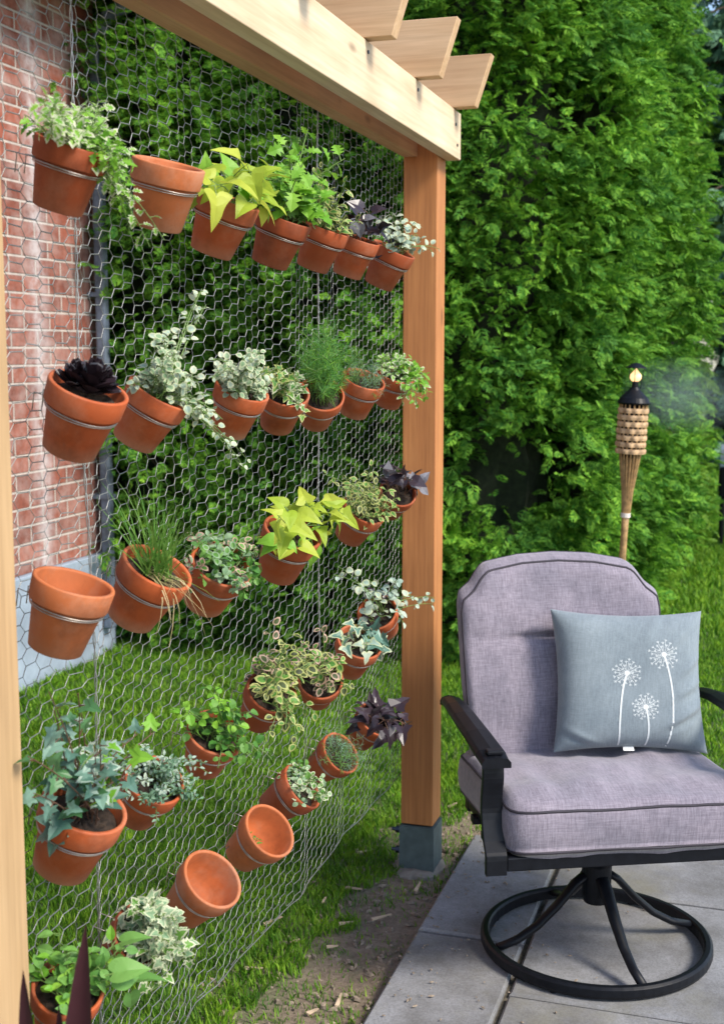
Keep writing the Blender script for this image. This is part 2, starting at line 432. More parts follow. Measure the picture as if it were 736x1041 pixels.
mb.tube([(WX+.07, WY-.088, 2.84), (WX+.12, WY-.088, 2.95), (WX+.34, WY-.088, 3.05)], .035, 8)
dp = mb.build('downspout', M['downpipe'], house, bevel=.01)
for zz in (.75, 1.7, 2.6):
    mb = MB(); mb.box((WX + .002, WY - .122, zz), (WX + .092, WY - .058, zz + .02)); mb.build('pipe_bracket', M['downpipe'], dp, world=False).location = -Vector((0, 0, 0))
    bpy.context.view_layer.update()
for ch in list(COL.objects):
    if ch.name.startswith('pipe_bracket'): ch.data.transform(Matrix.Translation(-house.location))

# ------------------------------------------------------------------ cedar hedge
def frame_from(D, U):
    D = D / np.linalg.norm(D, axis=1, keepdims=True)
    S = np.cross(D, U); S /= (np.linalg.norm(S, axis=1, keepdims=True) + 1e-9)
    W = np.cross(S, D); return D, S, W
# one cedar spray: fan of leaflets in (u along, v across)
def spray_template():
    quads = []
    def leaflet(bu, bv, ang, ln, wd):
        ca, sa = math.cos(ang), math.sin(ang)
        pts = [(0, 0), (ln * .45, -wd), (ln, 0), (ln * .45, wd)]
        return [(bu + ca * a_ - sa * b_, bv + sa * a_ + ca * b_) for a_, b_ in pts]
    for s_ in (-1, 1):
        for i in range(5):
            u = .06 + i * .17
            quads.append(leaflet(u, 0, s_ * R(52 - i * 5), .46 - i * .055, .055))
            if i < 3: quads.append(leaflet(u + .16, s_ * (.17 - i * .02), s_ * R(14), .28, .045))
    quads.append(leaflet(.5, 0, 0, .5, .055)); quads.append(leaflet(0, 0, 0, .6, .03))
    return np.array(quads)        # (q,4,2)
SPT = spray_template()
def sprays(P, D, U, size, curl=.35):
    D, S, W = frame_from(D, U)
    q = SPT.shape[0]; u = SPT[:, :, 0].ravel(); v_ = SPT[:, :, 1].ravel()
    size = size[:, None, None]
    wj = nrg.normal(0, .03, (len(P), len(u)))
    V = P[:, None, :] + size * (D[:, None, :] * u[None, :, None] + S[:, None, :] * v_[None, :, None]
        + W[:, None, :] * ((-curl * u**2 - .25 * v_**2)[None, :, None] + wj[:, :, None]))
    V = V.reshape(-1, 3); F = np.arange(len(V)).reshape(-1, 4)
    return V, F
def lump(th, z, seed):
    return mnoise.noise(Vector((math.cos(th) * 1.7 + seed, math.sin(th) * 1.7, z * 1.9))) + .6 * mnoise.noise(Vector((math.cos(th) * 4.2 + seed, math.sin(th) * 4.2, z * 4.5)))
HOL = [(onY(596, 112, 6.05), .27, .13), (onY(545, 475, 6.0), .26, .22), (onY(520, 640, 5.6), .5, .13)]
def cedar(x, y, r0, h, n, label, seed, mat='cedar', sunside=False, size=.098, notch=None, low=.0, group='cedars of the hedge', sunmat='cedar_sun', extra=None):
    root = empty('cedar_tree', (x, y, 0)); tag(root, label, 'cedar tree', group)
    mb = MB()
    lean = rng.uniform(-.05, .05)
    mb.tube([(x, y, -.05), (x + lean, y, h * .4), (x - lean, y + .03, h * .75), (x, y, h * .98)], [.045, .035, .02, .008], 9)
    for k in range(26):
        z = rng.uniform(.15, h * .9); th = rng.uniform(0, 6.28); rr = r0 * .8 * (1 - .5 * z / h)
        mb.tube([(x, y, z - .1), (x + math.cos(th) * rr * .6, y + math.sin(th) * rr * .6, z), (x + math.cos(th) * rr, y + math.sin(th) * rr, z + .12)], [.014, .009, .004], 5)
    if extra: mb.tube([(x, y, 2.4), ((x + extra[0]) / 2, (y + extra[1]) / 2, 2.62), (extra[0], extra[1] - .1, extra[2])], [.02, .012, .005], 6)
    mb.build('trunk', M['bark'], root, smooth=True)
    P = []; D = []; Sz = []; clus = None; left = 0
    while len(P) < n:
        if left > 0:
            left -= 1; c_ = clus; g_ = .075 * size / .13
            P.append((c_[0] + rng.gauss(0, g_), c_[1] + rng.gauss(0, g_), max(.02, c_[2] + rng.gauss(0, g_ * .8)))); a2 = c_[3] + rng.gauss(0, .6)
            D.append((math.cos(a2), math.sin(a2), rng.gauss(.05, .45))); Sz.append(size * rng.uniform(.5, 1.15)); continue
        th = rng.uniform(0, 2 * math.pi)
        # leave out the hidden back of the hedge
        if math.sin(th) > .25 and rng.random() < .75: continue
        z = h * (rng.random() ** 1.0)
        prof = (1 - (z / h) ** 6) * (1.0 if z > .5 else .80 + .4 * z)
        lp = lump(th, z, seed)
        rr = r0 * prof * (1 + .30 * max(lp, -.45))
        if notch and notch[0] < z < notch[1]:
            if rng.random() < notch[2]: continue
            rr *= .6
        dep = abs(rng.gauss(0, .09)) if rng.random() < .85 else rng.random() * .35
        rr -= dep * r0
        px_, py_ = x + math.cos(th) * rr, y + math.sin(th) * rr
        if y < 7 and any(((px_ - h_.x) / a_) ** 2 + ((z - h_.z) / b_) ** 2 < 1 for h_, a_, b_ in HOL) and py_ < y and rng.random() < .88: continue
        if px_ < WX + .1 and py_ < WY + .1: continue
        P.append((px_, py_, z + low))
        up_ = rng.gauss(.25, .45)
        a2 = th + rng.gauss(0, .55)
        D.append((math.cos(a2), math.sin(a2), up_ - .25))
        Sz.append(size * rng.uniform(.55, 1.2)); clus = (px_, py_, z + low, th); left = rng.randint(2, 7)
    for _ in range(n // 4):
        th = rng.uniform(R(150), R(390)); z = h * rng.random(); rr = r0 * (1 - (z / h) ** 6) * rng.uniform(.50, .80)
        px_, py_ = x + math.cos(th) * rr, y + math.sin(th) * rr
        if px_ < WX + .1 and py_ < WY + .1: continue
        if y < 7 and any(((px_ - h_.x) / a_) ** 2 + ((z - h_.z) / b_) ** 2 < 1 for h_, a_, b_ in HOL) and rng.random() < .9: continue
        P.append((px_, py_, z)); D.append((math.cos(th) + rng.gauss(0, .3), math.sin(th) + rng.gauss(0, .3), rng.gauss(0, .6))); Sz.append(size * rng.uniform(.7, 1.2))
    if extra:
        for _ in range(extra[4]):
            P.append((extra[0] + rng.gauss(0, extra[3]), extra[1] + rng.gauss(0, .12), extra[2] + rng.gauss(0, extra[3] * .8))); a2 = rng.gauss(-.6, .9)
            D.append((math.cos(a2), math.sin(a2), rng.gauss(0, .5))); Sz.append(size * rng.uniform(.5, 1))
    P = np.array(P); D = np.array(D); Sz = np.array(Sz)
    U = nrg.normal(0, .6, P.shape); U[:, 2] += 1
    V, F = sprays(P, D, U, Sz)
    V[:, 2] = np.maximum(V[:, 2], .015)
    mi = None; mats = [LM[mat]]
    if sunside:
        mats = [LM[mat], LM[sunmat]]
        sel = (P[:, 0] > x + r0 * .30) & (nrg.random(len(P)) < .75)  # sprays on the sunward flank take the leaf colour with painted sun
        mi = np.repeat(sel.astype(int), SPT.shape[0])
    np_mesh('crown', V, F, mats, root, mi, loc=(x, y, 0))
    # solid core: inner twigs, with the hedge's inner shade put into its colour
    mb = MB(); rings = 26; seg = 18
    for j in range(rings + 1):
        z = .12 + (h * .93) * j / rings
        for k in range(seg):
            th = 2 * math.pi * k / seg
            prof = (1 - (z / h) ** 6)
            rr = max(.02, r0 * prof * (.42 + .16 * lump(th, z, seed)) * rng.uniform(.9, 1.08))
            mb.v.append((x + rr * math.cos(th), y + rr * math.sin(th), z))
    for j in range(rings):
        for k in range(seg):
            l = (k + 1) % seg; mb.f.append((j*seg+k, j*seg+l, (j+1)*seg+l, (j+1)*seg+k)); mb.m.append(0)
    mb.build('shade_core', M['hedge_shade'], root)
    return root
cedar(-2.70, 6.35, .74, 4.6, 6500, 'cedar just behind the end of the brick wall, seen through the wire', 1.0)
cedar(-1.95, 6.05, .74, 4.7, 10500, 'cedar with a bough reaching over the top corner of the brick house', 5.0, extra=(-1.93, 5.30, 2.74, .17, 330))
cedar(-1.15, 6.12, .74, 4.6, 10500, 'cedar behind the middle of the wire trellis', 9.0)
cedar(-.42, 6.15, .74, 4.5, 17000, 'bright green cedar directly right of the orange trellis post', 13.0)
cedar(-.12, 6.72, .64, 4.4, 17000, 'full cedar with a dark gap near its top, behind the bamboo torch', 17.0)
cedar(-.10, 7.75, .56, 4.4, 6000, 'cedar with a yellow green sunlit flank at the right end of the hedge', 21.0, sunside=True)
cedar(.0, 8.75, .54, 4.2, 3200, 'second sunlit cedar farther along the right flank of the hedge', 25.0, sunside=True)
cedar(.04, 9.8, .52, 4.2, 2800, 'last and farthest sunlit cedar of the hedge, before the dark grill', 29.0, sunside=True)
cedar(-2.15, 7.5, 1.0, 4.9, 8000, 'second row cedar glimpsed between the two leftmost hedge cedars', 41.0, size=.13)
cedar(-.95, 7.5, 1.0, 4.9, 8000, 'second row cedar glimpsed behind the middle of the hedge', 45.0, size=.13)
cedar(-3.3, 8.3, 1.2, 5.2, 4500, 'back row cedar seen through the gap beside the house corner', 49.0, size=.17)
cedar(-1.6, 8.9, 1.2, 5.4, 4500, 'farthest back row cedar behind the middle of the wire', 53.0, size=.17)
# taller grey green conifer hanging over the hedge at the top right
def overhang():
    x, y = 1.15, 9.4
    root = empty('conifer_tree', (x, y, 0)); tag(root, 'tall grey green conifer with long boughs hanging over the hedge at the top right', 'conifer')
    mb = MB(); mb.tube([(x, y, -.05), (x + .03, y, 2), (x, y, 4), (x, y, 6)], [.12, .10, .07, .02], 10)
    P = []; D = []; Sz = []
    for k in range(120):
        z = rng.uniform(2.2, 5.2); th = rng.uniform(R(150), R(330)) if k > 18 else rng.uniform(0, 6.28)
        ln = rng.uniform(.9, 1.6) * (1 - (z - 2.3) / 6)
        a = Vector((x, y, z)); e = a + Vector((math.cos(th) * ln, math.sin(th) * ln, -.18 * ln))
        md = (a + e) / 2 + Vector((0, 0, .12))
        pts = [a, md, e]; mb.tube(pts, [.022, .014, .004], 5)
        for q in range(70):
            t = rng.uniform(.15, 1); c_ = a * (1-t)**2 + md * 2 * t * (1-t) + e * t * t
            P.append((c_.x + rng.gauss(0, .07), c_.y + rng.gauss(0, .07), c_.z - abs(rng.gauss(0, .10))))
            D.append((math.cos(th) + rng.gauss(0, .7), math.sin(th) + rng.gauss(0, .7), -.6 + rng.gauss(0, .4)))
            Sz.append(rng.uniform(.09, .19))
    mb.build('trunk', M['bark'], root, smooth=True)
    P = np.array(P); D = np.array(D); U = nrg.normal(0, .6, P.shape); U[:, 2] += 1
    V, F = sprays(P, D, U, np.array(Sz)); np_mesh('crown', V, F, [LM['cedar_far']], root, loc=(x, y, 0))
overhang()
cedar(.9, 17.5, 1.5, 5.5, 2600, 'distant rounded tree beyond the lawn at the right edge', 33.0, size=.34, group='trees beyond the lawn', mat='cedar_far')
cedar(3.4, 19.5, 1.9, 6.0, 1800, 'distant wide tree beyond the dark grill, right of the rounded one', 37.0, size=.4, group='trees beyond the lawn', mat='cedar_far')

# ------------------------------------------------------------------ lawn
def lawn():
    out = []
    def scatter(x0, x1, y0, y1, dens, ht, wd):
        n = int((x1 - x0) * (y1 - y0) * dens)
        X = nrg.uniform(x0, x1, n); Y = nrg.uniform(y0, y1, n)
        # keep what the camera (or a step to the side) could see
        rel = np.stack([X - CAM.x, Y, np.full(n, -HC)], 1)
        dep = rel @ np.array(FW); sx = CX0 + FPX * (rel @ np.array(RT)) / dep
        sy = CY0 - FPX * (rel @ np.array(UP)) / dep
        k = (dep > .5) & (sx > -260) & (sx < 980) & (sy < 1300)
        X, Y = X[k], Y[k]
        nz = np.array([mnoise.noise(Vector((a * 5, b_ * 5, 7))) + .5 * mnoise.noise(Vector((a * 16, b_ * 16, 2))) for a, b_ in zip(X, Y)])
        # bare strip beside the paving and around the post
        dpat = np.where(X < .14, .14 - X, 0) + np.where(Y > 3.52, np.where(X < .415, Y - 3.52, np.maximum(Y - 3.85, 0)), 0) * 1.0
        dpat = np.hypot(np.maximum(.14 - X, 0), np.maximum(Y - np.where(X < .415, 3.52, 3.85), 0))
        wdt = np.where(Y < 3.1, .22, .20) + .13 * nz
        bare = dpat < wdt
        pr = np.where(bare, .13 + .22 * (nz > .15), 1.0)
        pr = np.where((X > .14) & (Y < 5.2) & (Y > 3.8), .55 + .4 * (nz > 0), pr)
        k = nrg.random(len(X)) < pr
        k &= ~in_patio(X, Y)
        k &= ~((X < WX + .06) & (Y < WY + .05))
        X, Y, nz, bare = X[k], Y[k], nz[k], bare[k]
        n = len(X)
        H = ht * nrg.uniform(.5, 1.25, n) * (1 + .35 * nz) * np.where(bare, .55, 1)
        th = nrg.uniform(0, 2 * np.pi, n); ln = nrg.uniform(.1, .75, n) * H
        c_, s_ = np.cos(th), np.sin(th); t2 = th + nrg.uniform(1.0, 2.1, n)
        wx, wy = np.cos(t2) * wd * .5, np.sin(t2) * wd * .5
        Z0 = np.array([ground_h(a, b_) - .012 if (-3 < a < 2.6 and .6 < b_ < 7.2) else -.004 for a, b_ in zip(X, Y)])
        V = np.stack([np.stack([X - wx, Y - wy, Z0], 1), np.stack([X + wx, Y + wy, Z0], 1),
                      np.stack([X + wx * .7 + c_ * ln * .35, Y + wy * .7 + s_ * ln * .35, Z0 + H * .62], 1),
                      np.stack([X + c_ * ln, Y + s_ * ln, Z0 + H], 1),
                      np.stack([X - wx * .7 + c_ * ln * .35, Y - wy * .7 + s_ * ln * .35, Z0 + H * .62], 1)], 1)
        out.append(V.reshape(-1, 3))
    scatter(-1.9, .2, 1.6, 4.2, 21000, .035, .0034)
    scatter(-2.2, .5, 4.2, 5.6, 9000, .042, .0055)
    scatter(.1, 1.9, 3.5, 6.5, 8500, .038, .0055)
    scatter(.2, 2.6, 6.5, 11.5, 2600, .06, .011)
    scatter(-.5, 6, 11.5, 20, 500, .07, .03)
    V = np.concatenate(out); F = np.arange(len(V)).reshape(-1, 5)
    o = np_mesh('lawn_grass', V, F, [LM['lawn']]); tag(o, 'short green lawn grass round the trellis and behind the chair', 'grass', kind='stuff')
lawn()
# litter on the bare strip
mb = MB()
for k in range(900):
    x, y = rng.uniform(-.28, .13), rng.uniform(1.8, 3.95)
    if rng.random() < .2: x = rng.uniform(.14, .5); y = rng.uniform(3.55, 4.1)
    if in_patio(x, y): continue
    s_ = rng.uniform(.002, .007); z = ground_h(x, y) - .004
    a = rng.uniform(0, 6.28); c_, d_ = math.cos(a), math.sin(a)
    l1, l2 = s_ * rng.uniform(1, 3), s_
    q = [(x + c_*l1, y + d_*l1, z), (x - d_*l2, y + c_*l2, z), (x - c_*l1, y - d_*l1, z), (x + d_*l2, y - c_*l2, z)]
    tp = [(x + (a_ - x)*.6, y + (b_ - y)*.6, z + s_) for a_, b_, _ in q]
    mb.add(q + tp, [(4,5,6,7), (0,1,5,4), (1,2,6,5), (2,3,7,6), (3,0,4,7)])
for k in range(260):
    x = .14 + abs(rng.gauss(0, .22)); y = rng.uniform(1.9, 3.5)
    s_ = rng.uniform(.0012, .0035); z = .0325; a = rng.uniform(0, 6.28); l1 = s_ * rng.uniform(1, 2.5)
    c_, d_ = math.cos(a), math.sin(a)
    q = [(x + c_*l1, y + d_*l1, z), (x - d_*s_, y + c_*s_, z), (x - c_*l1, y - d_*l1, z), (x + d_*s_, y - c_*s_, z)]
    tp = [(x + (a_ - x)*.6, y + (b_ - y)*.6, z + s_ * .7) for a_, b_, _ in q]
    mb.add(q + tp, [(4,5,6,7), (0,1,5,4), (1,2,6,5), (2,3,7,6), (3,0,4,7)])
o = mb.build('soil_litter', simple('litter', (.24, .19, .14), .9, 0, .6, 90)); tag(o, 'crumbs of earth and small stones on the bare strip', 'litter', kind='stuff')
chips = [(278, 940, 30), (372, 868, 35), (345, 1020, 80), (388, 935, 20), (360, 905, -30), (338, 965, 5), (300, 962, 12), (258, 990, 0), (425, 905, 70), (330, 918, 75), (352, 940, 10), (318, 1030, 40), (460, 822, 30), (470, 800, -20)]
for i, (x, y, a) in enumerate(chips):
    P = gz(x, y); ln = rng.uniform(.022, .05) if i > 4 else rng.uniform(.045, .07)
    mb = MB(); a = R(a + 17)
    dx, dy = math.cos(a) * ln / 2, math.sin(a) * ln / 2; wx, wy = -math.sin(a) * .005, math.cos(a) * .005
    h0, h1 = rng.uniform(-.002, .004), rng.uniform(0, .012)
    mb.add([(-dx-wx,-dy-wy,h0), (dx-wx*.3,dy-wy*.3,h1), (dx+wx*.6,dy+wy*.6,h1), (-dx+wx,-dy+wy,h0),
            (-dx-wx,-dy-wy,h0+.004), (dx-wx*.3,dy-wy*.3,h1+.003), (dx+wx*.6,dy+wy*.6,h1+.002), (-dx+wx,-dy+wy,h0+.005)],
           [(0,3,2,1),(4,5,6,7),(0,1,5,4),(1,2,6,5),(2,3,7,6),(3,0,4,7)])
    o = mb.build('wood_chip', M['chip']); o.location = (P.x, P.y, ground_h(P.x, P.y) + .003)
    tag(o, 'pale splinter of wood lying on the bare soil strip by the paving', 'wood chip', 'wood chips on the bare soil')

# ------------------------------------------------------------------ pergola
PY = 3.269; BZ0, BZ1 = 1.952, 2.072
perg = empty('pergola', (.045, PY, 0)); tag(perg, 'wooden pergola frame of square posts and pale twin beams holding the wire', 'pergola')
mb = MB(); mb.box((-.011, PY, .135), (.081, PY + .09, BZ1)); mb.build('post', M['post'], perg, bevel=.003)['label'] = 'orange brown post on a grey metal foot'
mb = MB(); mb.box((-.011, 1.176, .0), (.081, 1.267, BZ1)); mb.build('post', M['post_near'], perg, bevel=.003)['label'] = 'pale tan post at the left edge'
mb = MB(); mb.box((.0825, .35, BZ0), (.1205, 3.362, BZ1)); mb.build('beam', M['beam'], perg, bevel=.002)
mb = MB(); mb.box((-.011, 1.268, BZ0 + .001), (.027, 3.268, BZ1)); mb.build('rail', M['rail'], perg, bevel=.0015)
mb = MB(); mb.box((-.011, .35, BZ0 + .001), (.027, 1.175, BZ1)); mb.build('rail', M['rail'], perg, bevel=.0015)
for yk in (.55, .95, 1.34, 1.73, 2.12, 2.51, 2.90, 3.277):
    mb = MB(); x1t, x1b = .218, .176; z0, z1 = BZ1 + .002, BZ1 + .13
    q = [(-.009, z1), (-.009, z0), (x1b, z0), (x1t, z1)]
    mb.add([(a_, yk, b_) for a_, b_ in q] + [(a_, yk + .038, b_) for a_, b_ in q],
           [(0,1,2,3), (7,6,5,4), (0,4,5,1), (1,5,6,2), (2,6,7,3), (3,7,4,0)])
    mb.build('rafter', M['rafter'], perg, bevel=.0015)
# foot bracket with bolts
mb = MB()
mb.box((-.0145, PY - .004, -.02), (.0845, PY - .0005, .128)); mb.box((-.0145, PY + .0905, -.02), (.0845, PY + .094, .128))
mb.box((-.0145, PY - .0003, -.02), (-.0115, PY + .0903, .128)); mb.box((.0815, PY - .0003, -.02), (.0845, PY + .0903, .128)); mb.box((-.011, PY, .005), (.081, PY + .09, .131))
bk = mb.build('foot_bracket', M['bracket'], perg)
for z in (.045, .105):
    mb = MB()
    for k, (r_, l_) in enumerate(((.013, .005), (.010, .018), (.005, .030))):
        mb.tube([(-.015, PY + .03, z), (-.015 - l_, PY + .03, z)], r_, 6 if k == 1 else 12)
    o = mb.build('bolt', M['bolt'], None); o.parent = bk; o.data.transform(Matrix.Translation(-perg.location))
for (xx, zz) in ((.11, 2.01), (.11, 1.985)):
    pass
mb = MB()
for yy, zz in ((3.30, 2.035), (3.32, 1.985), (1.21, 2.035), (1.23, 1.985), (2.53, 2.05), (2.92, 2.05)):
    mb = MB(); mb.tube([(.1205, yy, zz), (.123, yy, zz)], .004, 8); mb.build('screw_head', M['bolt'], perg)
mb = MB()
for j, (q, z) in enumerate(((.095, -.02), (.088, -.002), (.07, .007), (.0, .009))):
    for k in range(22):
        a = 2 * math.pi * k / 22; u = q * (1 + .22 * mnoise.noise(Vector((math.cos(a) * 1.6, math.sin(a) * 1.6, j * .2))))
        mb.v.append((.035 + u * math.cos(a) * .85, PY + .045 + u * math.sin(a), z + .006 * mnoise.noise(Vector((math.cos(a) * 3, math.sin(a) * 3, j)))))
for j in range(3):
    for k in range(22):
        l = (k + 1) % 22; mb.f.append((j*22+k, j*22+l, (j+1)*22+l, (j+1)*22+k)); mb.m.append(0)
mb.build('concrete_footing', M['rock'], perg)

# ------------------------------------------------------------------ chicken wire
def wire():
    root = empty('chicken_wire_panel', (-.008, 2.2, .27)); tag(root, 'hexagonal galvanised chicken wire stretched between the two posts', 'wire mesh')
    p_, l_, h_ = .034, .025, .0235
    y0, y1, z0, z1 = 1.176, 3.345, .275, 1.99
    def warp(y, z):
        x = -.020 + .010 * mnoise.noise(Vector((y * 2.3, z * 1.7, 1))) + .007 * mnoise.noise(Vector((y * 9, z * 2.2, 5)))
        for yc, a_, w_ in ((1.60, .012, .035), (2.0, -.010, .05), (2.45, .012, .05), (1.36, -.009, .03), (2.8, -.01, .05)):
            yy = y - yc - .05 * mnoise.noise(Vector((0, z * 1.3, yc)))
            x += a_ * math.exp(-(yy / w_) ** 2) * (.5 + mnoise.noise(Vector((yc, z * 2, 0))) + .5)
        edge = min(1, (y - y0) / .06, (y1 - y) / .06); x = x * max(0, edge) + -.016 * (1 - max(0, edge))
        x = min(x, -.0135) if (y > 3.2 or y < 1.3) else x
        dz = .006 * mnoise.noise(Vector((y * 5, z * 5, 9))) + .012 * mnoise.noise(Vector((y * 1.6, z * 1.2, 4)))
        dy = .006 * mnoise.noise(Vector((y * 4, z * 4, 19)))
        fe = min(1, .12 + abs(z - z0) / .25); dz *= fe
        return Vector((x, y + dy, z + dz))
    nc = int((y1 - y0) / p_); nr = int((z1 - z0) / h_)
    A = []; B = []; rad = []
    ends = {}
    for i in range(nc + 1):
        for j in range(nr + 1):
            z = z0 + j * h_ + (i % 2) * h_ / 2; y = y0 + i * p_
            jy, jz = rng.gauss(0, .0017), rng.gauss(0, .0013)
            a = warp(y - l_ / 2 + jy, z + jz); b_ = warp(y + l_ / 2 + jy, z + jz + rng.gauss(0, .0007))
            ends[i, j] = (a, b_)
            A.append(a); B.append(b_); rad.append(.00085)
    for i in range(nc):
        for j in range(nr + 1):
            r_ = ends[i, j][1]
            for dj in ((0, -1) if i % 2 == 0 else (0, 1)):
                k = (i + 1, j + dj)
                if k in ends:
                    A.append(r_); B.append(ends[k][0]); up_ = ends[k][0].z > r_.z; f_ = min(1, max(0, (r_.z - .9) / .6))
                    rad.append(.00060 if up_ else .00034 + .00026 * f_)
    A = np.array([tuple(q) for q in A]); B = np.array([tuple(q) for q in B]); rad = np.array(rad)[:, None]
    D = B - A; D /= np.linalg.norm(D, axis=1, keepdims=True)
    A = A - D * .0005; B = B + D * .0005
    ref = np.tile(np.array([1.0, .1, .05]), (len(D), 1)); U1 = np.cross(D, ref); U1 /= np.linalg.norm(U1, axis=1, keepdims=True); U2 = np.cross(D, U1)
    ring = []
    for k in range(4):
        a = math.pi / 2 * k + .4; ring.append(U1 * math.cos(a) + U2 * math.sin(a))
    V = np.stack([A + q * rad for q in ring] + [B + q * rad for q in ring], 1)
    n = len(A); base = (np.arange(n) * 8)[:, None]
    fs = np.array([[0, 1, 5, 4], [1, 2, 6, 5], [2, 3, 7, 6], [3, 0, 4, 7]])
    F = (base[:, :, None] + fs[None]).reshape(-1, 4)
    o = np_mesh('hexagon_netting', V.reshape(-1, 3), F, [M['wire']], root, loc=root.location)
    mb = MB()
    mb.tube([warp(y0 + (y1 - y0) * t / 60, z0 - .004) for t in range(61)], .0011, 5)
    mb.build('edge_wire', M['wire'], root, smooth=True)
    for ys_, za, zb in ((1.585, .3, 1.96), (2.62, .75, 1.96)):
        mb = MB()
        for ph in (0, math.pi):
            pts = []
            for t in range(200):
                z = za + (zb - za) * t / 199; c_ = warp(ys_, z); a = t * .9 + ph
                pts.append((c_.x + .002 + .0016 * math.cos(a), c_.y + .0016 * math.sin(a), c_.z))
            mb.tube(pts, .0009, 5)
        mb.build('seam_wire', M['wire'], root, smooth=True)
wire()

# ------------------------------------------------------------------ leaves and stems
OUT = {
 'oval': [(0, 0), (.18, .17), (.45, .27), (.75, .19), (1, 0)],
 'round': [(0, 0), (.12, .28), (.45, .46), (.82, .32), (1, 0)],
 'heart': [(.08, 0), (-.08, .22), (.10, .44), (.42, .46), (.75, .24), (1.05, 0)],
 'lance': [(0, 0), (.25, .09), (.6, .08), (1, 0)],
 'needle': [(0, 0), (.3, .05), (1, 0)],
 'ivy': [(.10, 0), (-.12, .20), (-.16, .42), (.12, .36), (.30, .62), (.46, .30), (.72, .24), (1.05, 0)],
 'lobed': [(.06, 0), (-.10, .20), (-.02, .44), (.10, .62), (.30, .40), (.52, .26), (.78, .22), (1.1, 0)],
 'cut': [(0, 0), (.15, .10), (.22, .34), (.36, .14), (.48, .40), (.60, .16), (.76, .28), (1.05, 0)],
}
def _chaikin(h):
    o_ = [h[0]]
    for a_, b_ in zip(h[:-1], h[1:]): o_ += [(a_[0]*.75+b_[0]*.25, a_[1]*.75+b_[1]*.25), (a_[0]*.25+b_[0]*.75, a_[1]*.25+b_[1]*.75)]
    return o_ + [h[-1]]
for _k in ('heart', 'round', 'oval', 'lobed'): OUT[_k + '2'] = _chaikin(OUT[_k])
def leaf(mb, P, d, nrm, size, shape='oval', m0=0, m1=None, fold=.25, curl=.35, wide=1.0, border=.66):
    d = d.normalized(); s_ = d.cross(nrm)
    s_ = s_.normalized() if s_.length > 1e-5 else d.orthogonal().normalized()
    n_ = s_.cross(d)
    half = OUT[shape]; out = half + [(a_, -b_) for a_, b_ in half[-2:0:-1]]
    tw = rng.uniform(-.12, .12)
    def pt(u, v_):
        v_ *= wide
        return P + d * (u * size) + s_ * (v_ * size) + n_ * (size * (-curl * u * u + fold * abs(v_) + tw * v_))
    k = len(out)
    if m1 is None:
        mid = [pt(u, 0) for u in (.35, .7)]
        mb.add([pt(.45, 0)] + [pt(*q) for q in out], [(0, i + 1, (i + 1) % k + 1) for i in range(k)], m0)
    else:
        inn = [(.45 + (a_ - .45) * border, b_ * border) for a_, b_ in out]
        vs = [pt(.45, 0)] + [pt(*q) for q in inn] + [pt(*q) for q in out]
        n0 = len(mb.v); mb.v += [tuple(q) for q in vs]
        for i in range(k):
            j = (i + 1) % k
            mb.f.append((n0, n0 + 1 + i, n0 + 1 + j)); mb.m.append(m0)
            mb.f.append((n0 + 1 + i, n0 + 1 + k + i, n0 + 1 + k + j, n0 + 1 + j)); mb.m.append(m1)
def rvec(s=1.0): return Vector((rng.gauss(0, s), rng.gauss(0, s), rng.gauss(0, s)))
ZUP = Vector((0, 0, 1))
def stem(mb, sb, a, m_, e, nleaf, size, shape, m0, m1, sr=.0011, t0=.15, spread=.9, jit=.35, curl=.35, wide=1, petiole=.35, shrink=.35):
    pts = []
    for i in range(8):
        t = i / 7; pts.append(a * (1-t)**2 + m_ * 2*t*(1-t) + e * t*t)
    sb.tube(pts, [sr * (1 - .5 * i / 7) for i in range(8)], 5)
    for i in range(nleaf):
        t = t0 + (1 - t0) * (i + rng.random() * .6) / nleaf; t = min(t, 1)
        c_ = a * (1-t)**2 + m_ * 2*t*(1-t) + e * t*t
        tg = ((m_ - a) * (1-t) + (e - m_) * t); tg = tg.normalized() if tg.length > 1e-6 else ZUP
        ph = i * 2.4 + rng.uniform(-.4, .4)
        o1 = tg.orthogonal().normalized(); o2 = tg.cross(o1)
        side = o1 * math.cos(ph) + o2 * math.sin(ph)
        d = (tg * .45 + side * spread + rvec(jit * .5)).normalized()
        nrm = (ZUP * .9 + Vector((.35, -.45, 0)) + rvec(jit)).normalized()
        s_ = size * rng.uniform(.7, 1.25) * (1 - shrink * t)
        q = c_ + d * (s_ * petiole)
        if petiole > .2: sb.tube([c_, q + d * s_ * .1], sr * .6, 4)
        leaf(mb, q, d, nrm, s_, shape, m0, m1, curl=curl, wide=wide)

